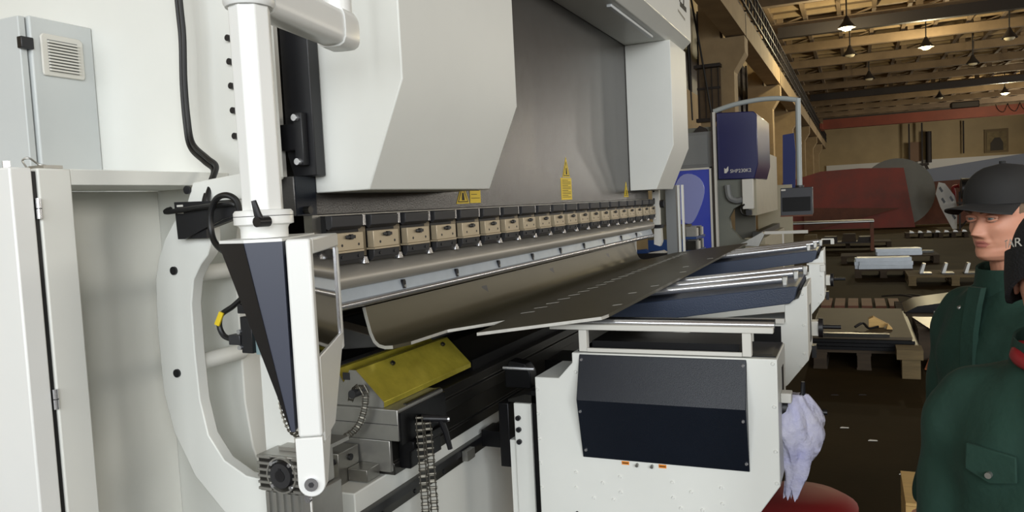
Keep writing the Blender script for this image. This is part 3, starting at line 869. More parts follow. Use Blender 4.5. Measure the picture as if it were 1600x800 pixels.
# die
t = thing('bending_die', 'yellow plated V die block standing on the bed at the near end', 'die', (-1.43, 2.15, 1.04))
prof_die = [(-1.555, 1.041), (-1.29, 1.041), (-1.29, 1.058), (-1.383, 1.150), (-1.405, 1.150), (-1.43, 1.11), (-1.455, 1.150), (-1.475, 1.150), (-1.555, 1.058)]
put('body', MB().prism(prof_die, 'y', 1.90, 2.47), BRASS, t, bev=0.001)
put('end_face', MB().prism(prof_die, 'y', 1.897, 1.8998), ALU, t)
put('engraved_plate', MB().box(-1.43, -1.405, 1.8955, 1.897, 1.12, 1.142), GRAPH, t)
for y in (2.07, 2.40):
    put('side_hole', MB().cyl((-1.365, y, 1.135), (-1.36, y, 1.1405), 0.008, 12), BLACK, t)
put('bed_recess', MB().box(-1.57, -1.30, 2.5, 5.93, 1.0225, 1.06), SLATE, PB)
put('back_gauge_beam', MB().box(-2.15, -1.85, 1.8, 5.93, 0.9, 1.22), SLATE, PB, bev=0.01)
put('back_gauge_rail', MB().box(-1.84, -1.80, 1.8, 5.93, 1.02, 1.05), CHROME, PB)
put('dark_backdrop', MB().box(-2.75, -2.7, 1.745, 5.955, 0.0, 3.3), mat('interior_shade', (40, 41, 44), 0.6), PB)  # dark panel added behind the throat so the interior reads as shade
for y in (2.4, 4.4):
    put('gauge_finger', MB().prism([(-1.85, 1.10), (-1.62, 1.12), (-1.62, 1.15), (-1.85, 1.2)], 'y', y, y + 0.09), ALU, PB, bev=0.003)

# ================================================================== LEFT END: CABINET, GUARD, CABLES
t = thing('electrical_cabinet', 'light grey electrical cabinet with a vented side above the guard shelf', 'cabinet', (-2.4, 1.55, 1.70))
put('body', MB().box(-2.75, -2.1, 1.47, 1.664, 1.68, 2.22), GREY, t, bev=0.004)
dr = put('door', MB().box(-2.752, -2.112, 1.445, 1.466, 1.682, 2.217), GREY, t, bev=0.003)
put('hinge', MB().box(-2.114, -2.094, 1.438, 1.474, 2.125, 2.157), BLACK, dr, bev=0.002)
fv = put('fan_vent', MB().prism([(1.497, 2.057), (1.62, 2.057), (1.625, 2.065), (1.625, 2.168), (1.615, 2.176), (1.502, 2.176), (1.494, 2.168), (1.494, 2.065)], 'x', -2.1, -2.092), PERF, t, bev=0.003)
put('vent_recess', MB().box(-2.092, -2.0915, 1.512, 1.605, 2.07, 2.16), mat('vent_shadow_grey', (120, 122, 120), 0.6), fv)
for k in range(10):
    z = 2.072 + 0.0088 * k
    put('louvre', MB().prism([(-2.0915, z), (-2.083, z - 0.001), (-2.083, z + 0.0035), (-2.0915, z + 0.006)], 'y', 1.512, 1.605), PERF, fv)

t = thing('side_guard', 'white sheet-metal side guard post with a horizontal shelf bar', 'guard', (-1.75, 1.3, 0))
po = put('post', MB().box(-1.78, -1.6, 1.108, 1.186, 0, 1.752), WHITE, t, bev=0.004)
put('shelf_bar', MB().box(-1.88, -1.602, 1.186, 1.664, 1.716, 1.752), WHITE, t, bev=0.002)  # depth extended rearwards to block overhead light from the recessed panel
put('recessed_panel', MB().box(-1.90, -1.88, 1.187, 1.664, 0, 1.715), WHITE, t)
put('sill', MB().box(-1.88, -1.75, 1.187, 1.664, 0.55, 0.58), WHITE, t)
put('top_catch', MB().tube(spline([(-1.65, 1.12, 1.756), (-1.655, 1.115, 1.772), (-1.64, 1.12, 1.776), (-1.64, 1.14, 1.764), (-1.62, 1.15, 1.758)]), 0.0022, 6), ALU, t)
put('catch_plate', MB().box(-1.66, -1.61, 1.13, 1.175, 1.753, 1.76), ALU, t)
t = thing('guard_door', 'white hinged guard door standing open at the left picture edge', 'door', (-1.75, 1.06, 0))
put('leaf', MB().box(-2.3, -1.6, 1.048, 1.096, 0.1, 1.753), WHITE2, t, bev=0.004)
for z in (1.665, 1.25, 0.5):
    h = put('hinge', MB().cyl((-1.597, 1.1025, z - 0.022), (-1.597, 1.1025, z + 0.022), 0.0055, 12), CHROME, t)
    put('pin_gap', MB().cyl((-1.597, 1.1025, z - 0.001), (-1.597, 1.1025, z + 0.001), 0.0058, 12), BLACK, h)
put('latch_knob', MB().cyl((-1.64, 1.07, 1.754), (-1.64, 1.07, 1.768), 0.008, 10), CHROME, t)
put('gasket', MB().box(-1.63, -1.606, 1.097, 1.107, 0.1, 1.745), RUBBER, t)

# cable box on the C frame and the cables
t = thing('cable_bracket', 'black folded cable bracket mounted at the top of the C-frame', 'bracket', (-1.47, 1.45, 1.57))
put('face', MB().prism([(-1.572, 1.672), (-1.372, 1.668), (-1.372, 1.632), (-1.42, 1.622), (-1.545, 1.578), (-1.568, 1.578)], 'y', 1.44, 1.446), BLACK, t)
put('return_flange', MB().prism([(-1.372, 1.632), (-1.42, 1.622), (-1.545, 1.578), (-1.478, 1.578), (-1.478, 1.6), (-1.372, 1.626)], 'y', 1.447, 1.468), BLACK, t)
for z in (1.662, 1.645):
    put('slot', MB().box(-1.562, -1.542, 1.4385, 1.44, z - 0.0025, z + 0.0025), PERF, t)
ctop = [(-1.68, 1.60, 2.6), (-1.669, 1.60, 2.224), (-1.666, 1.60, 2.121), (-1.674, 1.60, 2.001), (-1.673, 1.60, 1.896), (-1.652, 1.59, 1.828), (-1.575, 1.56, 1.783),
        (-1.525, 1.54, 1.757), (-1.50, 1.50, 1.72), (-1.485, 1.462, 1.672), (-1.478, 1.458, 1.63)]
for k, dx in enumerate((-0.0075, 0.0075)):
    put('power_cable', MB().tube(spline([(x + dx, y - 0.004 * k, z + (0.006 if k else -0.004)) for x, y, z in ctop], 8), 0.0068, 10), RUBBER,
        label=('left' if k == 0 else 'right') + ' one of two thick black cables running down the white frame', cat='cable', group='cables to the bracket')
lp = [(-1.575, 1.432, 1.655), (-1.588, 1.43, 1.652), (-1.58, 1.428, 1.648), (-1.48, 1.428, 1.655), (-1.38, 1.428, 1.66), (-1.36, 1.43, 1.655)]
put('strap_cable', MB().tube(spline(lp, 8), 0.0065, 8), RUBBER, label='black cable looped around the front of the cable bracket', cat='cable')
lo = [(-1.34, 1.42, 1.640), (-1.345, 1.415, 1.668), (-1.37, 1.41, 1.680), (-1.402, 1.41, 1.671), (-1.423, 1.41, 1.636), (-1.424, 1.41, 1.597), (-1.405, 1.40, 1.568), (-1.36, 1.38, 1.548), (-1.27, 1.33, 1.535)]
put('loop_cable', MB().tube(spline(lo, 8), 0.0075, 10), RUBBER, label='thick black cable curving in a loop to the control panel', cat='cable')
t = thing('sensor_cable', 'black sensor cable with a yellow tag and grey plug inside the throat', 'cable', (-1.42, 1.45, 1.31))
ks = [(-1.25, 1.40, 1.50), (-1.32, 1.43, 1.462), (-1.359, 1.45, 1.443), (-1.41, 1.45, 1.408), (-1.452, 1.45, 1.385), (-1.461, 1.45, 1.356), (-1.448, 1.45, 1.332), (-1.422, 1.45, 1.324)]
put('cable', MB().tube(spline(ks, 8), 0.007, 10), RUBBER, t)
put('yellow_tag', MB().prism([(-1.447, 1.395), (-1.434, 1.39), (-1.452, 1.358), (-1.466, 1.363)], 'y', 1.438, 1.4425), YELLOW, t)
put('plug', MB().box(-1.422, -1.385, 1.437, 1.463, 1.312, 1.337), GRAPH, t, bev=0.002)
put('plug_screw', MB().cyl((-1.388, 1.45, 1.345), (-1.388, 1.436, 1.345), 0.006, 10), CHROME, t)
put('plug_screw', MB().cyl((-1.388, 1.45, 1.306), (-1.388, 1.436, 1.306), 0.006, 10), CHROME, t)
t = thing('sensor_box', 'black ribbed sensor module with a teal housing behind the control panel', 'sensor', (-1.36, 1.46, 1.29))
put('body', MB().box(-1.384, -1.348, 1.44, 1.47, 1.292, 1.382), BLACK, t, bev=0.002)
put('teal_housing', MB().box(-1.3478, -1.29, 1.45, 1.49, 1.288, 1.38), CLEARBOX, t)
put('roller_head', MB().prism([(-1.39, 1.39), (-1.34, 1.39), (-1.34, 1.412), (-1.378, 1.412), (-1.382, 1.416), (-1.39, 1.41)], 'y', 1.44, 1.47), BLACK, t, bev=0.002)
put('mount_plate', MB().box(-1.36, -1.27, 1.474, 1.50, 0.97, 1.287), WHITE, PB)

# ================================================================== CONTROL PANEL ON ITS SWING ARM
O = Vector((-0.963, 1.2, 0))
WD = Vector((-0.4726, 0.8813, 0))
ND = Vector((0.8813, 0.4726, 0))


def L(n_, w_, z_):
    return tuple(O + ND * n_ + WD * w_ + Vector((0, 0, z_)))


def lbox(n0, n1, w0, w1, z0, z1):
    m_ = MB().box(0, 1, 0, 1, 0, 1)
    m_.v = [L(n0 + (n1 - n0) * v[0], w0 + (w1 - w0) * v[1], z0 + (z1 - z0) * v[2]) for v in m_.v]
    return m_


CP = thing('control_panel', 'control panel seen edge-on with white frame, dark wedge back and glossy screen', 'control panel', L(-0.05, 0.15, 1.06))
# white frame: side bar, top, far side and bottom around the screen
put('side_bar', lbox(-0.047, 0, 0, 0.03, 1.188, 1.577), WHITE2, CP, bev=0.005)
put('top_bar', lbox(-0.052, 0, 0.0305, 0.36, 1.545, 1.577), WHITE2, CP, bev=0.004)
put('far_bar', lbox(-0.052, 0, 0.331, 0.36, 1.30, 1.5445), WHITE2, CP, bev=0.004)
put('lower_bezel', MB().loft([[L(-0.05, 0.0305, 1.17), L(0.0, 0.0305, 1.17), L(0.0, 0.16, 1.17), L(-0.05, 0.16, 1.17)],
                              [L(-0.05, 0.0305, 1.34), L(0.0, 0.0305, 1.34), L(0.0, 0.36, 1.34), L(-0.05, 0.36, 1.34)]]), WHITE2, CP, bev=0.002)
put('screen', lbox(-0.04, -0.004, 0.031, 0.33, 1.341, 1.5445), SCREEN, CP)
put('screen_rim', lbox(-0.004, -0.001, 0.318, 0.33, 1.341, 1.5445), CHROME, CP)
ba = [( -0.0525, 0.002), (-0.125, 0.002), (-0.185, 0.05), (-0.185, 0.33), (-0.0525, 0.35)]
bb = [(-0.0525, 0.002), (-0.06, 0.002), (-0.066, 0.05), (-0.066, 0.12), (-0.0525, 0.13)]
put('wedge_housing', MB().loft([[L(n_, w_, 1.20) for n_, w_ in bb], [L(n_, w_, 1.574) for n_, w_ in ba]]), mat('navy_satin', (58, 62, 76), 0.4), CP, smooth=15)
put('wedge_shade_skin', MB().loft([[L(n_, w_, 1.20) for n_, w_ in ((-0.0601, 0.0), (-0.0675, 0.05), (-0.0675, 0.12), (-0.066, 0.05))], [L(n_, w_, 1.574) for n_, w_ in ((-0.1255, -0.001), (-0.187, 0.05), (-0.187, 0.33), (-0.185, 0.05))]]), BLACK, CP, smooth=15)  # thin black skin puts the shade of the wedge's left face into colour
put('top_cap', MB().loft([[L(n_, w_, 1.5742) for n_, w_ in ba], [L(n_, w_, 1.580) for n_, w_ in ba]]), WHITE2, CP, smooth=15)
# lower hinge plate with a rounded end
m_ = MB()
pts = [(-0.053, 1.187), (0.0, 1.187), (0.0, 1.105)] + [(-0.0265 + 0.0265 * math.cos(a), 1.095 + 0.0265 * math.sin(a)) for a in [-PI * i / 12 for i in range(0, 13)]] + [(-0.053, 1.105)]
n = len(pts)
m_.add([L(a, -0.002, z) for a, z in pts] + [L(a, 0.012, z) for a, z in pts], [tuple(range(n)), tuple(range(n, 2 * n))] + [(i, (i + 1) % n, n + (i + 1) % n, n + i) for i in range(n)])
hp = put('hinge_plate', m_, WHITE2, CP, bev=0.002)
put('hinge_screw', MB().cyl(L(-0.0265, -0.002, 1.095), L(-0.0265, -0.008, 1.095), 0.0135, 20), CHROME, hp)
put('screw_socket', MB().cyl(L(-0.0265, -0.008, 1.095), L(-0.0265, -0.0085, 1.095), 0.006, 6), GRAPH, hp)
put('keyboard_arm', MB().loft([[L(-0.02, 0.013, 1.08), L(-0.004, 0.013, 1.08), L(-0.004, 0.05, 1.08), L(-0.02, 0.05, 1.08)],
                               [L(-0.02, 0.013, 1.17), L(0.0, 0.013, 1.17), L(0.0, 0.1, 1.17), L(-0.02, 0.1, 1.17)]]), WHITE2, CP)

SA = thing('swing_arm', 'white tubular swing arm carrying the control panel', 'arm', (-1.092, 1.235, 1.58))
cx, cy = -1.103, 1.235


def ring(r, z, n_=32, flat=0.0):
    out = []
    for i in range(n_):
        a = 2 * PI * i / n_
        rr = r * (min(1.045, 0.975 / math.cos(((a + PI / 8 + 0.2) % (PI / 4)) - PI / 8)) if flat else 1.0)
        out.append((cx + rr * math.cos(a), cy + rr * math.sin(a), z))
    return out


put('base_flange', MB().loft([ring(0.047, 1.581), ring(0.047, 1.588), ring(0.047, 1.6), ring(0.05, 1.606), ring(0.059, 1.609), ring(0.059, 1.632), ring(0.055, 1.637)]), WHITE2, SA, smooth=40)
put('collar_seam', MB().loft([ring(0.0593, 1.6245), ring(0.0593, 1.6258)]), GRAPH, SA)
put('pole', MB().loft([ring(0.0395, 1.6375, 96, 1), ring(0.0395, 2.042, 96, 1)]), WHITE2, SA, smooth=40)
lev = put('clamp_lever', MB().tube([(-1.048, 1.166, 1.615), (-1.05, 1.16, 1.628), (-1.056, 1.158, 1.655)], [0.008, 0.0075, 0.005], 10), BLACK, SA)
put('lever_hub', MB().cyl((-1.048, 1.185, 1.614), (-1.05, 1.155, 1.614), 0.0105, 14), BLACK, lev)
put('elbow', MB().loft([ring(0.046, 2.042), ring(0.05, 2.05), ring(0.05, 2.13), ring(0.05, 2.16), ring(0.02, 2.17)]), WHITE2, SA, smooth=40)
ad = Vector((-1.167, 1.62, 2.0)) - Vector((cx, cy, 2.0))
ad = ad.normalized()
side = Vector((ad.y, -ad.x, 0))


def arm_ring(p, s):
    out = []
    for i in range(24):
        a = 2 * PI * i / 24
        ca, sa = math.cos(a), math.sin(a)
        k = 1.0 / (abs(ca) ** 4 + abs(sa) ** 4) ** 0.25
        out.append(tuple(p + side * (0.038 * s * ca * k) + Vector((0, 0, 1)) * (0.044 * s * sa * k)))
    return out


p0 = Vector((cx, cy, 2.078))
LEN = 0.345
put('horizontal_tube', MB().loft([arm_ring(p0 + ad * 0.04, 1), arm_ring(p0 + ad * LEN, 1)]), WHITE2, SA, smooth=40)
put('end_elbow', MB().loft([arm_ring(p0 + ad * (LEN + 0.001), 1.1), arm_ring(p0 + ad * (LEN + 0.06), 1.12), arm_ring(p0 + ad * (LEN + 0.085), 1.0), arm_ring(p0 + ad * (LEN + 0.095), 0.6)]), WHITE2, SA, smooth=40)
e = p0 + ad * (LEN + 0.045)
put('rising_tube', MB().cyl((e.x, e.y, 2.085), (e.x, e.y, 2.9), 0.036, 24), WHITE2, SA, smooth=40)

# ================================================================== CHAINS AND HANDLES AT THE BED END
LINKM = MB().box(-0.011, -0.0085, -0.0065, 0.0065, -0.0165, 0.0165).box(0.0085, 0.011, -0.0065, 0.0065, -0.0165, 0.0165)
LINKM.cyl((-0.013, 0, 0.0095), (0.013, 0, 0.0095), 0.0048, 8).cyl((-0.013, 0, -0.0095), (0.013, 0, -0.0095), 0.0048, 8)


def chain(path, lab, m, sc_=1.0):
    P = spline(path, 60)
    t = thing('roller_chain', lab, 'chain', P[0])
    me = None
    acc = 0.0
    last = P[0]
    k = 0
    for a, b in zip(P[:-1], P[1:]):
        acc += (b - a).length
        if acc >= 0.019 * sc_:
            acc = 0
            d = (b - a).normalized()
            rx = Vector((0.91, 0.40, 0.0))
            rx = (rx - d * rx.dot(d)).normalized()
            ry = d.cross(rx)
            rot = Matrix((rx, ry, d)).transposed().to_4x4()
            if me is None:
                me = bpy.data.meshes.new('chain_link')
                me.from_pydata(LINKM.v, [], LINKM.f)
                finish_mesh(me, 30)
                me.materials.append(m)
            o = bpy.data.objects.new('chain_link', me)
            COL.objects.link(o)
            o.parent = t
            o.matrix_local = Matrix.Translation(b - P[0]) @ rot @ Matrix.Scale(sc_ * (1.0 if k % 2 else 0.84), 4)
            k += 1
    return t


CHM = mat('oily_chain_steel', (112, 108, 98), 0.32, 0.7, noise=0.5, scale=90)
chain([(-1.205, 1.955, 1.012), (-1.205, 1.957, 0.9), (-1.203, 1.958, 0.7), (-1.203, 1.958, 0.55)], 'front roller chain hanging straight from the end block pin', CHM)
chain([(-1.19, 1.975, 0.99), (-1.188, 1.977, 0.9), (-1.185, 1.98, 0.7), (-1.185, 1.98, 0.55)], 'rear roller chain hanging just right of the front one', CHM)
chain([(-1.39, 1.87, 1.06), (-1.37, 1.86, 1.09), (-1.35, 1.855, 1.108), (-1.333, 1.855, 1.11), (-1.323, 1.855, 1.09), (-1.33, 1.855, 1.045), (-1.352, 1.85, 0.996), (-1.388, 1.84, 0.965), (-1.43, 1.82, 0.95)], 'roller chain looped over the knob on the die end face', CHM, 0.8)
chain([(-1.21, 1.37, 1.235), (-1.205, 1.365, 1.20), (-1.193, 1.36, 1.165), (-1.175, 1.355, 1.14), (-1.15, 1.35, 1.13)], 'short roller chain hanging behind the control panel wedge', CHM, 0.55)
put('chain_knob', MB().cyl((-1.36, 1.8955, 1.092), (-1.36, 1.84, 1.092), 0.013, 18), GRAPH, label='round dark knob on the die end face holding the chain loop', cat='knob')
t = thing('clamp_handle', 'black adjustable clamp handle beside the hanging chains', 'handle', (-1.19, 2.03, 0.88))
put('hub', MB().cyl((-1.225, 2.0, 0.985), (-1.15, 2.03, 0.98), 0.014, 14, 0.010), BLACK, t)
put('tip', MB().cyl((-1.15, 2.03, 0.98), (-1.145, 2.032, 0.98), 0.006, 10), CHROME, t)
put('grip', MB().tube([(-1.17, 2.022, 0.978), (-1.16, 2.03, 0.94), (-1.15, 2.035, 0.885)], [0.011, 0.0095, 0.008], 10), BLACK, t)

# ================================================================== FRONT SUPPORTS
def rivets(par, pts, y, m, r=0.006):
    for x, z in pts:
        put('rivet', MB().cyl((x, y, z), (x, y - 0.004, z), r, 10, r * 0.7), m, par)


S1 = thing('sheet_support', 'nearest white sheet support with large navy front panel', 'sheet support', (-0.6, 2.48, 0.3), 'sheet supports in front of the bed')
b1 = put('body', MB().prism([(-0.99, 0.32), (-0.90, 0.30), (-0.32, 0.60), (-0.273, 0.668), (-0.217, 0.752), (-0.217, 1.133), (-0.855, 1.133), (-0.855, 1.10), (-0.905, 1.046), (-0.99, 1.046)], 'y', 2.35, 2.62), WHITE, S1, bev=0.003)
rivets(b1, [(-0.858, 0.733), (-0.767, 0.707), (-0.708, 0.733), (-0.86, 0.681), (-0.708, 0.682), (-0.8, 0.653), (-0.733, 0.654), (-0.539, 0.732), (-0.538, 0.682), (-0.481, 0.707), (-0.389, 0.73), (-0.387, 0.68), (-0.515, 0.651), (-0.448, 0.653),
            (-0.981, 1.005), (-0.983, 0.922), (-0.983, 0.837), (-0.982, 0.753), (-0.981, 0.669), (-0.843, 1.07), (-0.229, 1.12), (-0.228, 0.991), (-0.228, 0.856), (-0.227, 0.76)], 2.35, WHITE)
put('black_hole', MB().cyl((-0.86, 2.35, 0.595), (-0.86, 2.348, 0.595), 0.006, 10), BLACK, b1)
put('top_cover', MB().box(-0.84, -0.222, 2.375, 2.61, 1.1332, 1.137), SLATE, b1)
put('top_opening', MB().box(-0.30, -0.235, 2.40, 2.58, 1.137, 1.138), BLACK, b1)
put('side_slot', MB().box(-0.2172, -0.2155, 2.49, 2.54, 0.86, 1.08), BLACK, b1)
PN = [(2.349, 1.130), (2.302, 0.989), (2.344, 0.789), (2.349, 0.789)]
pn = put('front_panel', MB().loft([[(-0.829, y, z) for y, z in PN], [(-0.303, y, z) for y, z in PN]]), NAVY, S1, bev=0.002, label='navy textured front panel creased across the middle')
for x, z, y in ((-0.82, 1.112, 2.345), (-0.82, 0.95, 2.312), (-0.816, 0.815, 2.34), (-0.313, 1.112, 2.344), (-0.313, 0.952, 2.312), (-0.311, 0.815, 2.34)):
    put('panel_screw', MB().cyl((x, y, z), (x, y - 0.006, z), 0.006, 10, 0.004), CHROME, pn)
for x in (-0.7, -0.58):
    put('orange_label', MB().box(x, x + 0.024, 2.348, 2.3499, 0.7745, 0.7855), ORANGE, b1)
    put('label_text', MB().box(x + 0.002, x + 0.022, 2.3472, 2.348, 0.7785, 0.7815), INK, b1)
for x in (-0.649, -0.601):
    put('cable_gland', MB().cyl((x, 2.35, 0.779), (x, 2.338, 0.777), 0.005, 10), ALU, b1)
put('top_rail', MB().box(-0.93, -0.226, 2.352, 2.38, 1.208, 1.226), PERF, S1, bev=0.002)
put('roller', MB().cyl((-0.93, 2.40, 1.226), (-0.226, 2.40, 1.226), 0.011, 16), CHROME, S1)
put('second_rail', MB().box(-0.93, -0.24, 2.56, 2.585, 1.20, 1.216), SLATE, S1)
for x in (-0.829, -0.315):
    put('upright', MB().box(x, x + 0.026, 2.352, 2.38, 1.1375, 1.2075), PERF, S1, bev=0.001)
put('lower_rail', MB().box(-0.802, -0.316, 2.352, 2.362, 1.1375, 1.149), PERF, S1)
put('dark_tray', MB().box(-0.80, -0.33, 2.40, 2.59, 1.138, 1.165), SLATE, S1)
# carriage to the bed rail
cr = put('carriage_post', MB().box(-1.10, -1.036, 2.41, 2.47, 0.30, 0.935), WHITE, S1, bev=0.002)
for z in (0.884, 0.843, 0.80):
    put('carriage_bolt', MB().cyl((-1.083, 2.41, z), (-1.083, 2.40, z), 0.009, 12), BLACK, cr)
put('carriage_plate', MB().box(-1.125, -1.085, 2.42, 2.47, 0.30, 0.80), WHITE, S1)
put('carriage_cap', MB().prism([(-1.125, 0.936), (-1.0, 0.936), (-0.995, 0.96), (-1.06, 0.965), (-1.125, 0.945)], 'y', 2.42, 2.58), DSTEEL, S1)
put('slide_arm', MB().box(-1.277, -1.1255, 2.50, 2.60, 0.74, 0.80), SLATE, S1)
put('slide_block', MB().box(-1.165, -1.1255, 2.42, 2.60, 0.70, 0.93), SLATE, S1, bev=0.003)
put('slide_bracket', MB().prism([(-1.17, 0.966), (-1.07, 0.966), (-1.07, 1.02), (-1.09, 1.055), (-1.15, 1.065), (-1.17, 1.03)], 'y', 2.50, 2.56), SLATE, S1, bev=0.003)
put('slide_pin', MB().cyl((-1.17, 2.49, 1.04), (-1.05, 2.49, 1.04), 0.006, 10), CHROME, S1)
put('slide_link', MB().box(-1.0355, -0.9905, 2.42, 2.58, 0.40, 0.98), SLATE, S1)
put('wiper', MB().box(-1.276, -1.255, 2.34, 2.398, 0.735, 0.77), ALU, S1)
# hand crank at the operator end
hc = put('crank_disc', MB().cyl((-0.2168, 2.5, 0.95), (-0.185, 2.5, 0.95), 0.04, 18), BLACK, S1)
put('crank_grip', MB().cyl((-0.19, 2.53, 0.935), (-0.09, 2.53, 0.935), 0.009, 12), BLACK, S1)
put('lower_grip', MB().cyl((-0.21, 2.50, 0.861), (-0.098, 2.50, 0.861), 0.011, 12), BLACK, S1)
put('upright_lever', MB().tube([(-0.20, 2.5, 0.985), (-0.165, 2.5, 0.985), (-0.157, 2.5, 1.0), (-0.156, 2.5, 1.035)], [0.012, 0.011, 0.008, 0.006], 10), BLACK, S1)
put('switch_box', MB().box(-0.2165, -0.185, 2.42, 2.47, 0.985, 1.015), PERF, S1, bev=0.003)


def zr(x):
    return zpl(x) - 0.0165


S2 = thing('sheet_support', 'second white sheet support with tilted blue tray, middle one', 'sheet support', (-0.6, 3.25, 0.3), 'sheet supports in front of the bed')
b2 = put('body', MB().prism([(-0.99, 0.40), (-0.90, 0.38), (-0.25, 0.875), (-0.172, 0.975), (-0.172, 1.262), (-0.188, 1.256), (-0.203, 1.213), (-0.255, 1.196), (-0.255, 1.12), (-0.99, 1.04)], 'y', 3.12, 3.42), WHITE, S2, bev=0.003)
rivets(b2, [(-0.19, 1.23), (-0.187, 1.11), (-0.187, 1.0), (-0.2, 0.95)], 3.12, WHITE)
put('recess', MB().box(-0.62, -0.27, 3.117, 3.1195, 0.98, 1.105), SLATE, b2)
put('recess_post', MB().box(-0.395, -0.372, 3.112, 3.117, 0.98, 1.115), PERF, b2)
put('side_slot', MB().box(-0.1722, -0.1705, 3.26, 3.31, 1.02, 1.17), BLACK, b2)
put('under_rail', MB().box(-0.66, -0.256, 3.10, 3.1195, 1.118, 1.136), PERF, S2)
TR = [(-1.08, 1.075), (-0.235, 1.195), (-0.215, 1.215), (-0.205, 1.26), (-0.218, 1.262), (-1.08, 1.165)]
tr = put('tilting_tray', MB().prism(TR, 'y', 3.10, 3.74), NAVY2, S2, bev=0.003, label='slate blue tilted tray')
for k, (y, xe) in enumerate(((3.2, -0.268), (3.4, -0.24), (3.6, -0.215))):
    put('roller', MB().cyl((-1.05, y, zr(-1.05)), (xe, y, zr(xe)), 0.0145, 18), CHROME, S2)
    put('roller_bearing', MB().box(xe + 0.001, xe + 0.02, y - 0.013, y + 0.013, zr(xe) - 0.03, zr(xe) + 0.011), ALU, S2, bev=0.003)
put('tray_rear_rail', MB().box(-0.205, -0.13, 3.745, 3.77, 1.285, 1.292), PERF, S2)
put('rail_knob', MB().box(-0.15, -0.128, 3.735, 3.765, 1.255, 1.2845), PERF, S2, bev=0.002)
put('crank_plate', MB().box(-0.1718, -0.145, 3.34, 3.40, 1.03, 1.09), PERF, S2, bev=0.003)
put('crank_disc', MB().cyl((-0.1445, 3.37, 1.06), (-0.128, 3.37, 1.06), 0.04, 18), BLACK, S2)
put('crank_grip', MB().cyl((-0.1275, 3.36, 1.066), (-0.06, 3.36, 1.066), 0.009, 12), BLACK, S2)
put('lower_switch', MB().box(-0.1718, -0.155, 3.34, 3.39, 0.94, 0.99), BLACK, S2)
put('foot_link', MB().box(-1.277, -0.992, 3.15, 3.38, 0.70, 0.93), SLATE, S2)
S3 = clone(S2, (0.0, 1.72, 0.012))
S3['label'] = 'farthest sheet support with tilted blue tray near the sheet end'
# rag
m_ = MB()
NU, NV = 28, 22
random.seed(11)
for j in range(NV + 1):
    v = j / NV
    z = 0.995 - 0.315 * v
    for i in range(NU):
        a = 2 * PI * i / NU
        w = 0.035 + 0.030 * math.sin(PI * min(1, v * 1.55)) * (1 - 0.45 * v) + 0.006 * v
        if v > 0.62:
            w *= 1 - 1.45 * (v - 0.62)
        fold = 1 + 0.20 * math.sin(3 * a + 5 * v) + 0.11 * math.sin(7 * a - 8 * v + 1) + 0.06 * math.sin(13 * a + 15 * v)
        cxr = -0.182 + 0.022 * math.sin(2.3 * v) - 0.035 * v * v
        m_.v.append((cxr + w * fold * math.cos(a), 2.50 + 0.8 * w * fold * math.sin(a), z + 0.014 * math.sin(5 * a + 3 * v) * v * 1.8))
for j in range(NV):
    for i in range(NU):
        a, b = j * NU + i, j * NU + (i + 1) % NU
        m_.f.append((a, b, b + NU, a + NU))
m_.f.append(tuple(range(NU)))
put('cleaning_rag', m_, mat('stained_rag', (224, 222, 234), 0.85, rgb2=(186, 186, 222), scale=9, bump=0.7, bscale=45), smooth=80,
    label='crumpled white and lilac rag hanging on the support crank', cat='rag')

# red bin and wooden crate on the floor
t = thing('red_bin', 'red plastic bin on the floor behind the near support', 'bin', (-0.22, 3.3, 0))
def rr_ring(r, z, n=28):
    return [(-0.22 + r * math.cos(2 * PI * i / n), 3.22 + r * math.sin(2 * PI * i / n), z) for i in range(n)]
put('shell', MB().loft([rr_ring(0.16, 0.0), rr_ring(0.2, 0.34), rr_ring(0.2, 0.36)]), RED, t, smooth=40)
put('lid', MB().loft([rr_ring(0.212, 0.3605), rr_ring(0.212, 0.375), rr_ring(0.17, 0.40), rr_ring(0.09, 0.415)]), RED, t, smooth=25)
t = thing('wooden_crate', 'pale chipboard crate on the floor beside the green sleeve', 'crate', (0.27, 3.72, 0))
for k in range(3):
    put('front_board', MB().box(0.185, 0.42, 3.5, 3.515, 0.002 + 0.1 * k, 0.095 + 0.1 * k), PINE, t)
    put('side_board', MB().box(0.17, 0.185, 3.5, 3.9, 0.002 + 0.1 * k, 0.095 + 0.1 * k), PINE, t)
put('lid_board', MB().box(0.17, 0.42, 3.5, 3.9, 0.297, 0.31), PINE, t)

# ================================================================== BLUE TOOL STAND AND FAR BLUE PRESS BRAKE
t = thing('tool_stand', 'blue tool stand with grey drawers standing beyond the press brake', 'tool stand', (-1.7, 8.1, 0))
put('cabinet', MB().box(-2.0, -1.63, 8.0, 8.5, 0, 1.19), BLUE2, t)
put('top_box', MB().box(-2.0, -1.63, 8.0, 8.5, 1.19, 1.33), mat('khaki_box', (86, 80, 58), 0.7), t)
for k, z in enumerate((0.92, 1.05, 1.19)):
    put('shelf', MB().box(-1.629, -1.49, 7.98, 8.5, z, z + 0.025), BLUE2, t)
    for j in range(5):
        put('tool_block', MB().box(-1.60, -1.50, 8.0 + 0.095 * j, 8.07 + 0.095 * j, z + 0.0255, z + 0.11 + 0.008 * ((j * 7 + k) % 3)), (PERF, DSTEEL, ALU)[(j + k) % 3], t)
t = thing('scrap_tray', 'dark tray with blue and white scraps at the foot of the blue tool stand', 'tray', (-1.85, 7.7, 0))
put('pedestal', MB().box(-2.05, -1.7, 7.6, 7.9, 0, 0.98), IRON, t)
put('tray', MB().prism([(-2.1, 1.08), (-1.68, 1.08), (-1.72, 0.981), (-2.05, 0.981)], 'y', 7.55, 7.92), BLACK, t)
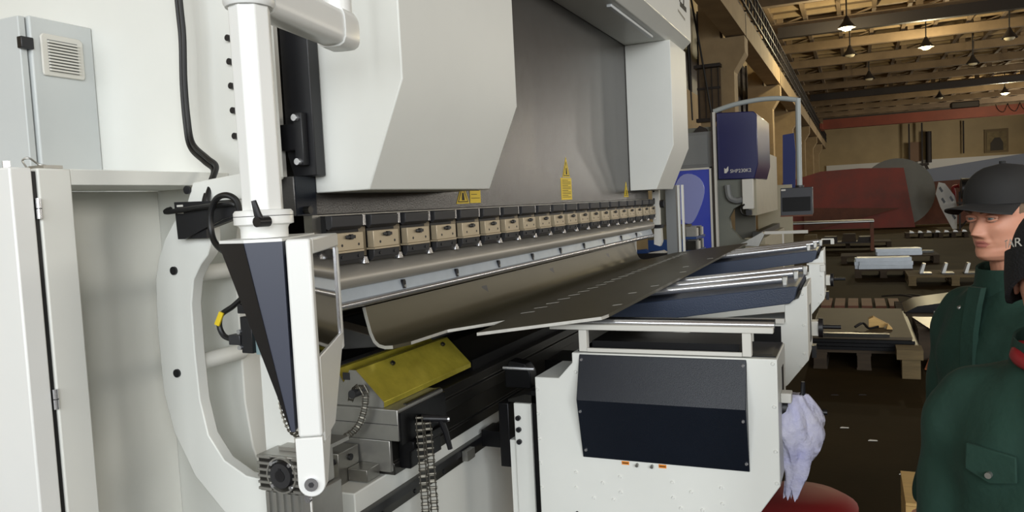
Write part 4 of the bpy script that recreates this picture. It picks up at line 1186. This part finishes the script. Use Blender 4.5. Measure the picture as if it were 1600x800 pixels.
put('blue_offcut', MB().prism([(-2.08, 1.081), (-1.9, 1.081), (-1.94, 1.12), (-2.08, 1.11)], 'y', 7.6, 7.7), BLUE2, t)
put('pale_offcut', MB().prism([(-1.92, 1.081), (-1.72, 1.081), (-1.76, 1.105)], 'y', 7.6, 7.7), PERF, t)

B = thing('far_press_brake', 'blue and grey press brake farther along the hall', 'machine', (-1.5, 11.5, 0))
put('body', MB().prism([(-2.4, 0), (-1.12, 0), (-1.12, 1.02), (-1.32, 1.06), (-1.44, 1.2), (-1.46, 1.34), (-1.40, 1.45), (-1.30, 1.50), (-1.25, 1.52), (-1.25, 2.5), (-2.4, 2.5)], 'y', 10.06, 10.2), mat('grey_green_frame', (112, 114, 104), 0.5), B)
put('throat_back', MB().box(-1.46, -1.2, 10.6, 10.64, 1.0, 1.55), mat('throat_grey', (92, 90, 80), 0.6), B)
cv = put('blue_cover', MB().prism([(-1.57, 1.825), (-1.13, 1.812), (-1.08, 1.99), (-1.08, 2.60), (-1.12, 2.64), (-1.57, 2.66)], 'y', 10.0, 11.5), BLUE, B, bev=0.01)
put_text('model_lettering', 'SHP230K2', 0.062, PERF, (-1.42, 9.998, 1.9), (1, 0, 0), (0, 0, 1), cv, sx=0.95)
put('emblem', MB().prism([(-1.49, 1.90), (-1.465, 1.90), (-1.44, 1.93), (-1.44, 1.985), (-1.47, 1.95), (-1.49, 1.965)], 'y', 9.994, 9.999), PERF, cv)
put('ram', MB().box(-1.24, -1.14, 10.25, 13.2, 1.35, 2.2), BEIGE, B)
put('bed', MB().box(-1.3, -1.05, 10.25, 13.2, 0, 1.06), BEIGE, B)
put('bed_tools', MB().box(-1.2, -1.1, 10.25, 13.0, 1.06, 1.14), DSTEEL, B)
put('light_guard_box', MB().box(-1.275, -1.145, 9.95, 10.05, 1.44, 1.81), PERF, B, bev=0.005)
put('guard_sensor', MB().box(-1.235, -1.165, 9.93, 9.99, 1.36, 1.43), BLACK, B)
put('guard_cable', MB().tube(spline([(-1.25, 9.94, 1.5), (-1.3, 9.94, 1.45), (-1.28, 9.94, 1.38), (-1.22, 9.94, 1.36)]), 0.012, 6), RUBBER, B)
put('c_arm', MB().tube(spline([(-1.46, 10.0, 1.75), (-1.44, 10.0, 1.6), (-1.36, 10.0, 1.55), (-1.28, 10.0, 1.56)]), 0.04, 8), DGREY, B)
dd = thing('guard_screen', 'blue guard door with a large pale curved window beside the far press brake', 'guard', (-1.9, 9.9, 0))
put('leaf', MB().box(-2.2, -1.66, 9.9, 9.93, 0.3, 1.96), GLASSB, dd)
m_ = MB().prism([(-2.12 + 0.38 * (0.5 + 0.5 * math.cos(a)) * (1.0 + 0.12 * math.sin(2 * a)), 1.60 + 0.32 * math.sin(a)) for a in [2 * PI * i / 28 for i in range(28)]], 'y', 9.885, 9.899)
put('curved_pane', m_, GLASSP, dd, bev=0.005)
put('door_frame', MB().box(-1.66, -1.635, 9.89, 9.94, 0.3, 1.97), PERF, dd)
put('top_frame', MB().box(-2.2, -1.6605, 9.89, 9.94, 1.9605, 1.985), PERF, dd)
put('end_post', MB().box(-1.625, -1.60, 9.9, 9.95, 0, 2.66), mat('dark_post', (52, 42, 32), 0.6), B)
put('end_post', MB().box(-1.598, -1.572, 9.88, 9.95, 0, 2.66), PERF, B)
gc = thing('grey_cabinet', 'plain grey cabinet above the blue guard door', 'cabinet', (-1.85, 10.3, 2.0))
put('body', MB().box(-2.1, -1.64, 10.0, 10.05, 1.99, 2.44), DGREY, gc, bev=0.005)
put('hatch', MB().box(-2.05, -1.69, 9.992, 9.9995, 2.03, 2.40), mat('hatch_grey', (128, 131, 131), 0.5), gc)
put('wall_hoist', MB().prism([(-1.86, 2.441), (-1.68, 2.441), (-1.7, 2.48), (-1.78, 2.52), (-1.84, 2.47)], 'y', 10.01, 10.05), IRON, label='small dark hoist block on top of the grey cabinet', cat='hoist')
sw = thing('far_swing_arm', 'grey curved swing arm holding the far control box', 'arm', (-1.0, 10.0, 1.7))
put('boom', MB().tube(spline([(-1.6, 10.0, 2.68), (-1.35, 9.99, 2.74), (-1.05, 9.98, 2.77), (-0.8, 9.97, 2.76), (-0.6, 9.97, 2.72)], 8), 0.03, 10), mat('pale_grey_tube', (168, 176, 176), 0.4), sw)
put('drop_tube', MB().cyl((-0.6, 9.97, 2.74), (-0.605, 9.97, 1.70), 0.032, 14), mat('pale_grey_tube', (168, 176, 176), 0.4), sw)
put('flange', MB().cyl((-0.605, 9.97, 1.70), (-0.605, 9.97, 1.675), 0.05, 14), GRAPH, sw)
fc = thing('far_control_box', 'dark control box with black screen hanging from the far swing arm', 'control panel', (-0.63, 9.95, 1.33))
put('case', MB().prism([(9.84, 1.33), (10.1, 1.36), (10.08, 1.674), (9.9, 1.674)], 'x', -0.82, -0.46), mat('graphite_case', (50, 52, 58), 0.45), fc, bev=0.006)
put('screen', MB().add([(-0.80, 9.845, 1.39), (-0.48, 9.845, 1.39), (-0.48, 9.872, 1.56), (-0.80, 9.872, 1.56)], [(0, 1, 2, 3)]), mat('matte_black_glass', (8, 8, 9), 0.45, spec=0.2), fc)
put('badge', MB().box(-0.81, -0.76, 9.880, 9.888, 1.64, 1.66), PERF, fc)
put('lower_lip', MB().box(-0.82, -0.46, 9.80, 9.84, 1.33, 1.345), RUST2, fc)
# small table between the machines and the far beam
t = thing('guard_rail', 'pale guard rail standing in front of the far press brake', 'rail', (-0.85, 9.4, 0))
put('top_bar', MB().box(-0.98, -0.50, 9.5, 9.55, 1.14, 1.175), PERF, t)
put('support_plate', MB().prism([(-1.3, 1.02), (-1.05, 1.0), (-0.98, 1.14), (-1.0, 1.17), (-1.2, 1.06)], 'y', 9.5, 9.6), ALU, t)
put('post', MB().box(-0.78, -0.765, 9.5, 9.52, 0, 1.14), PERF, t)
put('hopper', MB().box(-1.2, -0.95, 9.5, 9.9, 0.0, 1.0), BEIGE, t)
t = thing('blue_board', 'blue board on a post behind the far press brake cover', 'board', (-1.02, 14.0, 0))
put('board', MB().prism([(-1.12, 1.62), (-0.92, 1.64), (-0.9, 2.3), (-0.92, 2.62), (-1.1, 2.6)], 'y', 14.0, 14.06), mat('banner_blue', (26, 40, 104), 0.6), t)
put('post', MB().box(-1.05, -0.99, 14.061, 14.11, 0, 2.5), IRON, t)
put('rear_machine_panel', MB().box(-1.5, -0.95, 13.6, 13.7, 0, 1.75), BEIGE, label='beige perforated panel at the rear end of the far press brake', cat='panel')

# ================================================================== PEOPLE
SKIN = mat('skin', (200, 142, 116), 0.55, noise=0.06, scale=25)
SKIN.node_tree.nodes['Principled BSDF'].inputs['Subsurface Weight'].default_value = 0.12
SKIN.node_tree.nodes['Principled BSDF'].inputs['Subsurface Radius'].default_value = (0.01, 0.004, 0.002)
LIPS = mat('lips', (176, 108, 96), 0.5)
HAIR = mat('short_brown_hair', (112, 90, 70), 0.8, noise=0.3, scale=80)
GREEN = mat('dark_green_workwear', (18, 52, 41), 0.85, noise=0.18, scale=7, bump=0.35, bscale=26)
CAPM = mat('black_cap_fabric', (26, 25, 24), 0.8, noise=0.15, scale=30)
KNIT = mat('black_knit', (15, 15, 18), 0.9, bump=0.5, bscale=160)
TROU = mat('dark_work_trousers', (30, 36, 40), 0.85)
EYEW = mat('eye_white', (176, 164, 154), 0.3)
IRIS = mat('grey_blue_iris', (82, 92, 92), 0.2)
BROW = mat('eyebrow_hair', (116, 84, 62), 0.9)


def interp(tab, z):
    if z <= tab[0][0]:
        return tab[0][1]
    for (a, va), (b, vb) in zip(tab[:-1], tab[1:]):
        if z <= b:
            t_ = (z - a) / (b - a)
            t_ = t_ * t_ * (3 - 2 * t_) * 0.5 + t_ * 0.5
            return va + (vb - va) * t_
    return tab[-1][1]


FRONT = [(0, 0.062), (0.006, 0.078), (0.016, 0.086), (0.028, 0.085), (0.038, 0.081), (0.050, 0.086), (0.06, 0.086), (0.085, 0.087), (0.105, 0.085), (0.118, 0.084), (0.132, 0.091), (0.15, 0.092), (0.175, 0.086), (0.2, 0.066), (0.218, 0.038), (0.23, 0.004)]
BACK = [(0, 0.01), (0.02, 0.03), (0.04, 0.055), (0.07, 0.08), (0.1, 0.093), (0.14, 0.1), (0.18, 0.09), (0.205, 0.066), (0.22, 0.036), (0.23, 0.004)]
WID = [(0, 0.026), (0.006, 0.036), (0.018, 0.047), (0.035, 0.056), (0.06, 0.063), (0.09, 0.069), (0.115, 0.071), (0.14, 0.074), (0.165, 0.073), (0.19, 0.062), (0.212, 0.04), (0.225, 0.02), (0.23, 0.003)]


def g(x, s):
    return math.exp(-0.5 * (x / s) ** 2)


def head_point(a, z):
    """a: azimuth from the front, z: height over the chin"""
    ca, sa = math.cos(a), math.sin(a)
    e = 2.35
    k = (abs(ca) ** e + abs(sa) ** e) ** (-1 / e)
    w = interp(WID, z)
    d = interp(FRONT, z) if ca > 0 else interp(BACK, z)
    x = w * sa * k
    y = d * ca * k
    if ca > 0:
        f_ = max(0.0, min(1.0, ca * 1.6))
        # nose
        if 0.06 < z < 0.125:
            if z >= 0.076:
                amt = 0.027 * (1 - (z - 0.076) / 0.048) ** 1.0 if z < 0.124 else 0
                sg = 0.0105 - 0.03 * (z - 0.076) * 1.5
            else:
                amt = 0.027 * max(0, (z - 0.064) / 0.012)
                sg = 0.0105
            y += f_ * max(0, amt) * g(x, max(0.0072, sg))
        y += f_ * 0.0075 * (g(abs(x) - 0.0135, 0.005) * g(z - 0.0725, 0.006))
        # eye sockets, brow, cheekbones, lips, chin
        y -= f_ * 0.0125 * g(abs(x) - 0.031, 0.0135) * g(z - 0.117, 0.0085)
        y += f_ * 0.0035 * g(abs(x) - 0.03, 0.018) * g(z - 0.134, 0.006)
        y += f_ * 0.004 * g(abs(x) - 0.045, 0.012) * g(z - 0.092, 0.012)
        y -= f_ * 0.003 * g(abs(x) - 0.04, 0.012) * g(z - 0.055, 0.015)
        y += f_ * 0.0045 * g(x, 0.016) * (g(z - 0.0545, 0.0035) + g(z - 0.0435, 0.0038))
        y -= f_ * 0.0055 * g(x, 0.018) * g(z - 0.049, 0.0018)
        y -= f_ * 0.0028 * g(abs(x) - 0.022 - (0.08 - z) * 0.25, 0.003) * g(z - 0.065, 0.012)
        y += f_ * 0.003 * g(x, 0.013) * g(z - 0.016, 0.009)
    return x, y, z


def remeshed(mb, vox, name, smooth_it=4):
    me = bpy.data.meshes.new(name)
    me.from_pydata([Vector(v) for v in mb.v], [], mb.f)
    bm = bmesh.new()
    bm.from_mesh(me)
    bmesh.ops.recalc_face_normals(bm, faces=bm.faces)
    bm.to_mesh(me)
    bm.free()
    o = bpy.data.objects.new(name, me)
    md = o.modifiers.new('remesh', 'REMESH')
    md.mode = 'VOXEL'
    md.voxel_size = vox
    if smooth_it:
        sm = o.modifiers.new('smooth', 'SMOOTH')
        sm.iterations = smooth_it
        sm.factor = 0.5
    out = evaluated_mesh(o)
    out.shade_smooth()
    return out


def head_mesh():
    m_ = MB()
    NZ, NA = 92, 104
    zs = [0.23 * (i / NZ) for i in range(NZ + 1)]
    for z in zs:
        for i in range(NA):
            m_.v.append(head_point(2 * PI * i / NA, z))
    for j in range(NZ):
        for i in range(NA):
            a, b = j * NA + i, j * NA + (i + 1) % NA
            m_.f.append((a, b, b + NA, a + NA))
    m_.f.append(tuple(range(NA))[::-1])
    m_.f.append(tuple(range(NZ * NA, (NZ + 1) * NA)))
    # neck
    m_.loft([[(0.052 * s * math.cos(2 * PI * i / 24), -0.012 + dy + 0.055 * s * math.sin(2 * PI * i / 24), z) for i in range(24)] for s, z, dy in ((1.25, -0.13, -0.03), (1.05, -0.08, -0.02), (1.0, -0.03, -0.008), (1.0, 0.03, 0.0), (0.9, 0.08, 0.0))])
    # ears
    for s in (-1, 1):
        rings = []
        for k, (r, dx) in enumerate(((0.35, 0.002), (0.9, 0.008), (1.0, 0.014), (0.85, 0.0165), (0.6, 0.012), (0.3, 0.010))):
            rings.append([(s * (0.066 + dx), -0.012 + 0.017 * r * math.cos(2 * PI * i / 18) - 0.006 * math.sin(2 * PI * i / 18) * r, 0.098 + 0.031 * r * math.sin(2 * PI * i / 18)) for i in range(18)])
        m_.loft(rings)
    return remeshed(m_, 0.0026, 'head', 2)


HEADME = head_mesh()


def torso_mb(scale, grow, arm_r, sh=0.172, hip=True, arms=True):
    """jacket or body shell: chin at z = 0, everything below negative"""
    m_ = MB()
    rows = [(-0.10, 0.062, 0.066, -0.02), (-0.125, 0.085, 0.078, -0.025), (-0.150, 0.128, 0.09, -0.03), (-0.18, 0.165, 0.104, -0.028), (-0.24, 0.178, 0.122, -0.02), (-0.34, 0.178, 0.132, -0.012), (-0.46, 0.178, 0.126, -0.012),
            (-0.56, 0.172, 0.12, -0.015), (-0.66, 0.182, 0.128, -0.02), (-0.78, 0.19, 0.134, -0.02), (-0.84, 0.188, 0.132, -0.02)]
    rings = []
    for z, w, d, dy in rows:
        ring_ = []
        for i in range(40):
            a = 2 * PI * i / 40
            e = 2.6
            ca, sa = math.cos(a), math.sin(a)
            k = (abs(ca) ** e + abs(sa) ** e) ** (-1 / e)
            ring_.append(((w + grow) * ca * k, dy + (d + grow) * sa * k, z))
        rings.append(ring_)
    m_.loft(rings)
    UP = 0.045
    if arms:
        for s in (-1, 1):
            m_.tube(spline([(s * 0.11, -0.03, -0.185), (s * (sh - 0.012), -0.028, -0.20), (s * (sh + 0.022), -0.022, -0.26), (s * (sh + 0.04), -0.01, -0.44), (s * (sh + 0.045), 0.0, -0.54), (s * (sh + 0.04), 0.04, -0.68), (s * (sh + 0.032), 0.08, -0.80)], 5),
                    [arm_r * q for q in ([0.95] * 5 + [1.0] * 5 + [0.98] * 5 + [0.9] * 5 + [0.84] * 5 + [0.76] * 5 + [0.7])], 18)
    m_.v = [(v[0], v[1], v[2] + UP) for v in m_.v]
    return m_


def hand_mb(s, sh):
    m_ = MB()
    w = Vector((s * (sh + 0.032), 0.08, -0.755))
    d = Vector((s * -0.05, 0.3, -0.95)).normalized()
    side_ = Vector((s * 1, 0.1, -0.1)).normalized()
    nrm = d.cross(side_).normalized()
    ringd = []
    for q, ww, tt in ((-0.03, 0.03, 0.024), (0.0, 0.032, 0.022), (0.04, 0.042, 0.018), (0.085, 0.043, 0.014)):
        ringd.append([tuple(w + d * q + side_ * ww * math.cos(2 * PI * i / 14) + nrm * tt * math.sin(2 * PI * i / 14)) for i in range(14)])
    m_.loft(ringd)
    for k, (o_, ln) in enumerate(((-0.03, 0.062), (-0.01, 0.076), (0.011, 0.082), (0.031, 0.072))):
        b = w + d * 0.075 + side_ * o_
        m_.tube([b, b + d * ln * 0.45 + nrm * 0.004, b + d * ln * 0.78 + nrm * 0.016, b + d * ln * 0.95 + nrm * 0.03], [0.0098, 0.009, 0.0082, 0.0062], 10)
    b = w + d * 0.02 - side_ * 0 + side_ * (0.036)
    m_.tube([b, b + side_ * 0.022 + d * 0.025 + nrm * 0.01, b + side_ * 0.028 + d * 0.055 + nrm * 0.02], [0.0125, 0.0105, 0.0075], 10)
    return m_


def leg_mb(grow, floor_z):
    m_ = MB()
    for s in (-1, 1):
        m_.tube([(s * 0.09, -0.02, -0.74), (s * 0.1, -0.015, -0.95), (s * 0.1, -0.005, (-0.8 + floor_z) / 2 - 0.15), (s * 0.1, -0.03, floor_z + 0.22), (s * 0.1, -0.035, floor_z + 0.06)], [0.092 + grow, 0.085 + grow, 0.062 + grow, 0.056 + grow, 0.045 + grow], 18)
    return m_


def person(px, py, chin_z, face, headpitch, label, scale=1.0):
    f2 = Vector((face[0], face[1], 0)).normalized()
    rz = math.atan2(f2.y, f2.x) - PI / 2
    fz = -chin_z / scale
    # body: head + neck (fine) joined with torso, arms, hands and legs (coarse)
    bm = bmesh.new()
    bm.from_mesh(HEADME)
    hp_ = Matrix.Translation((0, 0, 0.03)) @ Matrix.Rotation(headpitch, 4, 'X') @ Matrix.Translation((0, 0, -0.03))
    bm.transform(hp_)
    core = torso_mb(1, -0.012, 0.045)
    for s in (-1, 1):
        h_ = hand_mb(s, 0.172)
        core.add(h_.v, h_.f)
    lg_ = leg_mb(0, fz)
    core.add(lg_.v, lg_.f)
    core.loft([[(0.052 * s * math.cos(2 * PI * i / 24), -0.03 + 0.055 * s * math.sin(2 * PI * i / 24), z) for i in range(24)] for s, z in ((1.3, -0.15), (1.1, -0.1), (1.0, -0.04))])
    cm = remeshed(core, 0.008, 'core', 2)
    bm.from_mesh(cm)
    me = bpy.data.meshes.new('person')
    bm.to_mesh(me)
    bm.free()
    inv = hp_.inverted()
    for m_ in (SKIN, LIPS, HAIR):
        me.materials.append(m_)
    nh = len(HEADME.polygons)
    for i, p in enumerate(me.polygons):
        p.use_smooth = True
        if i < nh:
            c = inv @ p.center
            if c.y > 0.07 and abs(c.x) < 0.024 - abs(c.z - 0.049) * 1.2 and 0.0405 < c.z < 0.0575:
                p.material_index = 1
            elif (c.z > 0.155 or (c.y < -0.0 and c.z > 0.105 - 0.3 * c.y * -1) or (c.y < 0.03 and c.z > 0.125) or (c.y < -0.055 and c.z > 0.04)) and abs(c.x) < 0.0745:
                p.material_index = 2
    root = bpy.data.objects.new('person', me)
    COL.objects.link(root)
    root.location = (px, py, chin_z)
    root.rotation_euler.z = rz
    root.scale = (scale,) * 3
    props(root, label, 'person')
    ORG[root.name] = Vector((0, 0, 0))

    def part(name, mb, m_, par=root, smooth=50, head=True, bev=0):
        if head:
            mb.v = [tuple(hp_ @ Vector(v)) for v in mb.v]
        return put(name, mb, m_, par, smooth=smooth, bev=bev)

    for s in (-1, 1):
        c = Vector((s * 0.0315, 0.0745, 0.1175))
        def sph(cc, r, n_=16, sq=1.0):
            return MB().loft([[(cc.x + r * math.cos(2 * PI * i / n_) * math.sin(t_), cc.y - r * sq * math.cos(t_), cc.z + r * math.sin(2 * PI * i / n_) * math.sin(t_)) for i in range(n_)] for t_ in [PI * (0.02 + 0.96 * q / 10) for q in range(11)]])
        ey = part('eye', sph(c, 0.0118), EYEW)
        part('iris', sph(c + Vector((-0.002, 0.0070, -0.001)), 0.0066, 14, 0.95), IRIS, ey)
        # lids and brow
        up_ = [(s * (0.0315 + 0.0155 * math.cos(t_)), 0.0865 - 0.010 * abs(math.cos(t_)) ** 2, 0.1185 + 0.0058 * math.sin(t_)) for t_ in [PI * q / 10 for q in range(11)]]
        part('upper_lid', MB().tube(up_, 0.0042, 8), SKIN)
        lw_ = [(s * (0.0315 + 0.0155 * math.cos(t_)), 0.0850 - 0.009 * abs(math.cos(t_)) ** 2, 0.1165 - 0.005 * math.sin(t_)) for t_ in [PI * q / 10 for q in range(11)]]
        part('lower_lid', MB().tube(lw_, 0.0032, 8), SKIN)
        bw_ = [(s * (0.014 + 0.038 * q / 8), 0.0955 - 0.018 * (q / 8) ** 2, 0.1325 + 0.006 * math.sin(PI * 0.75 * q / 8)) for q in range(9)]
        part('eyebrow', MB().tube(bw_, [0.0022, 0.003, 0.0032, 0.0032, 0.003, 0.003, 0.0026, 0.002, 0.0012], 8), BROW)
    # jacket and trousers
    jm = remeshed(torso_mb(1, 0.012, 0.068), 0.009, 'jacket', 60)
    nrm_ = [v.normal.copy() for v in jm.vertices]
    for v in jm.vertices:
        c = v.co.copy()
        wv = 0.003 * math.sin(38 * c.z + 9 * c.x + 4 * math.sin(12 * c.x)) + 0.003 * math.sin(55 * c.x + 30 * c.z + 21 * c.y)
        v.co = c + nrm_[v.index] * wv
    jm.materials.append(GREEN)
    jk = bpy.data.objects.new('jacket', jm)
    COL.objects.link(jk)
    jk.parent = root
    ORG[jk.name] = Vector((0, 0, 0))
    tm = remeshed(leg_mb(0.014, fz), 0.01, 'trousers', 4)
    tm.materials.append(TROU)
    to = bpy.data.objects.new('trousers', tm)
    COL.objects.link(to)
    to.parent = root
    for s in (-1, 1):
        part('shoe', MB().loft([[(s * 0.1 + w_ * math.cos(2 * PI * i / 16), 0.035 + l_ * math.sin(2 * PI * i / 16) + dy_, fz + z_) for i in range(16)] for w_, l_, z_, dy_ in ((0.045, 0.13, 0.0, 0), (0.05, 0.14, 0.02, 0), (0.046, 0.12, 0.06, -0.01), (0.045, 0.06, 0.1, -0.06))]), BLACK, head=False)
    # collar
    def crg(r1, r2, z, dy=0.0):
        return [(r1 * math.cos(2 * PI * i / 32), -0.022 + dy + r2 * math.sin(2 * PI * i / 32), z + 0.014 * math.sin(2 * PI * i / 32) * -1) for i in range(32)]
    part('collar', MB().loft([crg(0.1, 0.094, -0.1), crg(0.094, 0.09, -0.05), crg(0.087, 0.088, -0.012), crg(0.083, 0.083, -0.015), crg(0.089, 0.084, -0.055)], cap=False), GREEN, jk, head=False)
    pts_ = [(0.103, -0.07), (0.117, -0.12), (0.13, -0.19), (0.135, -0.29), (0.131, -0.41), (0.126, -0.51), (0.132, -0.61), (0.137, -0.72)]
    part('placket', MB().loft([[(-0.02, y - 0.014, z), (0.02, y - 0.014, z), (0.02, y + 0.004, z), (-0.02, y + 0.004, z)] for y, z in pts_]), GREEN, jk, head=False)
    return root, jk, part


m1, j1, part1 = person(0.372, 2.436, 1.412, (-0.78, -0.62), -0.05, 'person in a black peaked cap and dark green jacket watching the machine', 1.0)


def dome(f_, grow, z0, z1, n_=48, steps=12, tilt=0.0, top=0.012):
    rings = []
    for k in range(steps + 1):
        t_ = k / steps
        z = z0 + (0.2285 - z0) * t_
        ring_ = []
        for i in range(n_):
            a = 2 * PI * i / n_
            ca, sa = math.cos(a), math.sin(a)
            q_ = max(0.0, 1 - t_ ** 2.6) ** 0.5
            w = (interp(WID, z0) + grow) * q_ + 0.001
            d = ((interp(FRONT, z0) if ca > 0 else interp(BACK, z0)) + grow) * q_ + 0.001
            k_ = (abs(ca) ** 2.2 + abs(sa) ** 2.2) ** (-1 / 2.2)
            ring_.append((w * sa * k_, d * ca * k_, z + top * t_ - tilt * ca * (1 - t_) * -1))
        rings.append(ring_)
    return MB().loft(rings)


cp_ = part1('cap', dome(1, 0.010, 0.152, 0.24, tilt=0.004, top=0.03), CAPM)
# brim: curved plate
top_, bot_ = [], []
m_ = MB()
NB, NR = 22, 8
for layer in (0, 1):
    for j in range(NR + 1):
        q = j / NR
        for i in range(NB + 1):
            a = -1.25 + 2.5 * i / NB
            x = (0.082) * math.sin(a) * (1 + 0.10 * q)
            y0 = 0.098 * math.cos(a) * 1.0
            y = y0 + q * 0.075 * math.cos(a * 0.9) ** 0.8
            z = 0.160 - 0.006 * q - 0.020 * (math.sin(a) ** 2) * (0.4 + q) - 0.003 * layer
            m_.v.append((x, y, z))
W_ = NB + 1
B_ = (NR + 1) * W_
for j in range(NR):
    for i in range(NB):
        a = j * W_ + i
        m_.f.append((a, a + 1, a + 1 + W_, a + W_))
        m_.f.append((B_ + a, B_ + a + W_, B_ + a + 1 + W_, B_ + a + 1))
for i in range(NB):
    a = NR * W_ + i
    m_.f.append((a, a + 1, B_ + a + 1, B_ + a))
    m_.f.append((i, B_ + i, B_ + i + 1, i + 1))
part1('cap_peak', m_, CAPM, cp_)
part1('cap_button', MB().cyl((0, 0, 0.257), (0, 0, 0.264), 0.008, 12), CAPM, cp_)
part1('snap_button', MB().cyl((0.078, 0.075, -0.135), (0.081, 0.082, -0.137), 0.006, 12), ALU, j1, head=False)

m2, j2, part2 = person(0.368, 1.80, 1.322, (-0.33, -0.94), -0.06, 'person in a black knitted hat and dark green overalls at the right edge', 1.0)
bn = part2('knitted_hat', dome(1, 0.012, 0.125, 0.25, tilt=0.0, top=0.028), KNIT)
rings = []
for z, gr in ((0.05, 0.012), (0.051, 0.021), (0.1, 0.022), (0.152, 0.020), (0.155, 0.011), (0.12, 0.0125), (0.0502, 0.0118)):
    ring_ = []
    for i in range(48):
        a = 2 * PI * i / 48
        ca, sa = math.cos(a), math.sin(a)
        w = interp(WID, 0.13) + gr
        d = (interp(FRONT, 0.14) if ca > 0 else interp(BACK, 0.13)) + gr
        k_ = (abs(ca) ** 2.2 + abs(sa) ** 2.2) ** (-1 / 2.2)
        zz = z + (0.085 if z < 0.08 else 0.055 if z < 0.13 else 0.035) * max(0, ca) ** 1.2
        ring_.append((w * sa * k_, d * ca * k_, zz))
    rings.append(ring_)
part2('turned_cuff', MB().loft(rings, cap=False), KNIT, bn)
# white lettering on the front of the knitted hat, bent around the cuff
tme = text_mesh('TAR', 0.03)
lm = MB()
for v in tme.vertices:
    a = 1.12 - v.co.x / 0.095
    w = interp(WID, 0.13) + 0.0205
    d = interp(FRONT, 0.14) + 0.0205
    ca, sa = math.cos(a), math.sin(a)
    k_ = (abs(ca) ** 2.2 + abs(sa) ** 2.2) ** (-1 / 2.2)
    lm.v.append((w * sa * k_ * -1 * -1, d * ca * k_ + v.co.z, 0.156 + 0.03 * max(0, ca) + v.co.y * 0.8))
lm.f = [tuple(p.vertices) for p in tme.polygons]
part2('hat_lettering', lm, PERF, bn, smooth=0)
# breast pocket flap, snap and red neck scarf
FL = ((0.055, 0.128, -0.225), (0.145, 0.108, -0.217), (0.147, 0.110, -0.27), (0.10, 0.128, -0.287), (0.053, 0.134, -0.275))
pk = part2('pocket_flap', MB().loft([list(FL), [(x, y + 0.009, z) for x, y, z in FL]]), GREEN, j2, head=False, bev=0.003)
part2('snap_button', MB().cyl((0.10, 0.132, -0.268), (0.101, 0.144, -0.268), 0.006, 14), ALU, j2, head=False)
part2('neck_scarf', MB().tube(spline([(0.072, -0.02, -0.04), (0.07, 0.035, -0.05), (0.04, 0.07, -0.06), (0, 0.08, -0.064), (-0.04, 0.07, -0.06), (-0.07, 0.035, -0.05), (-0.072, -0.02, -0.04)], 6), 0.014, 10), RED, head=False)

bpy.data.scenes.remove(TMP)
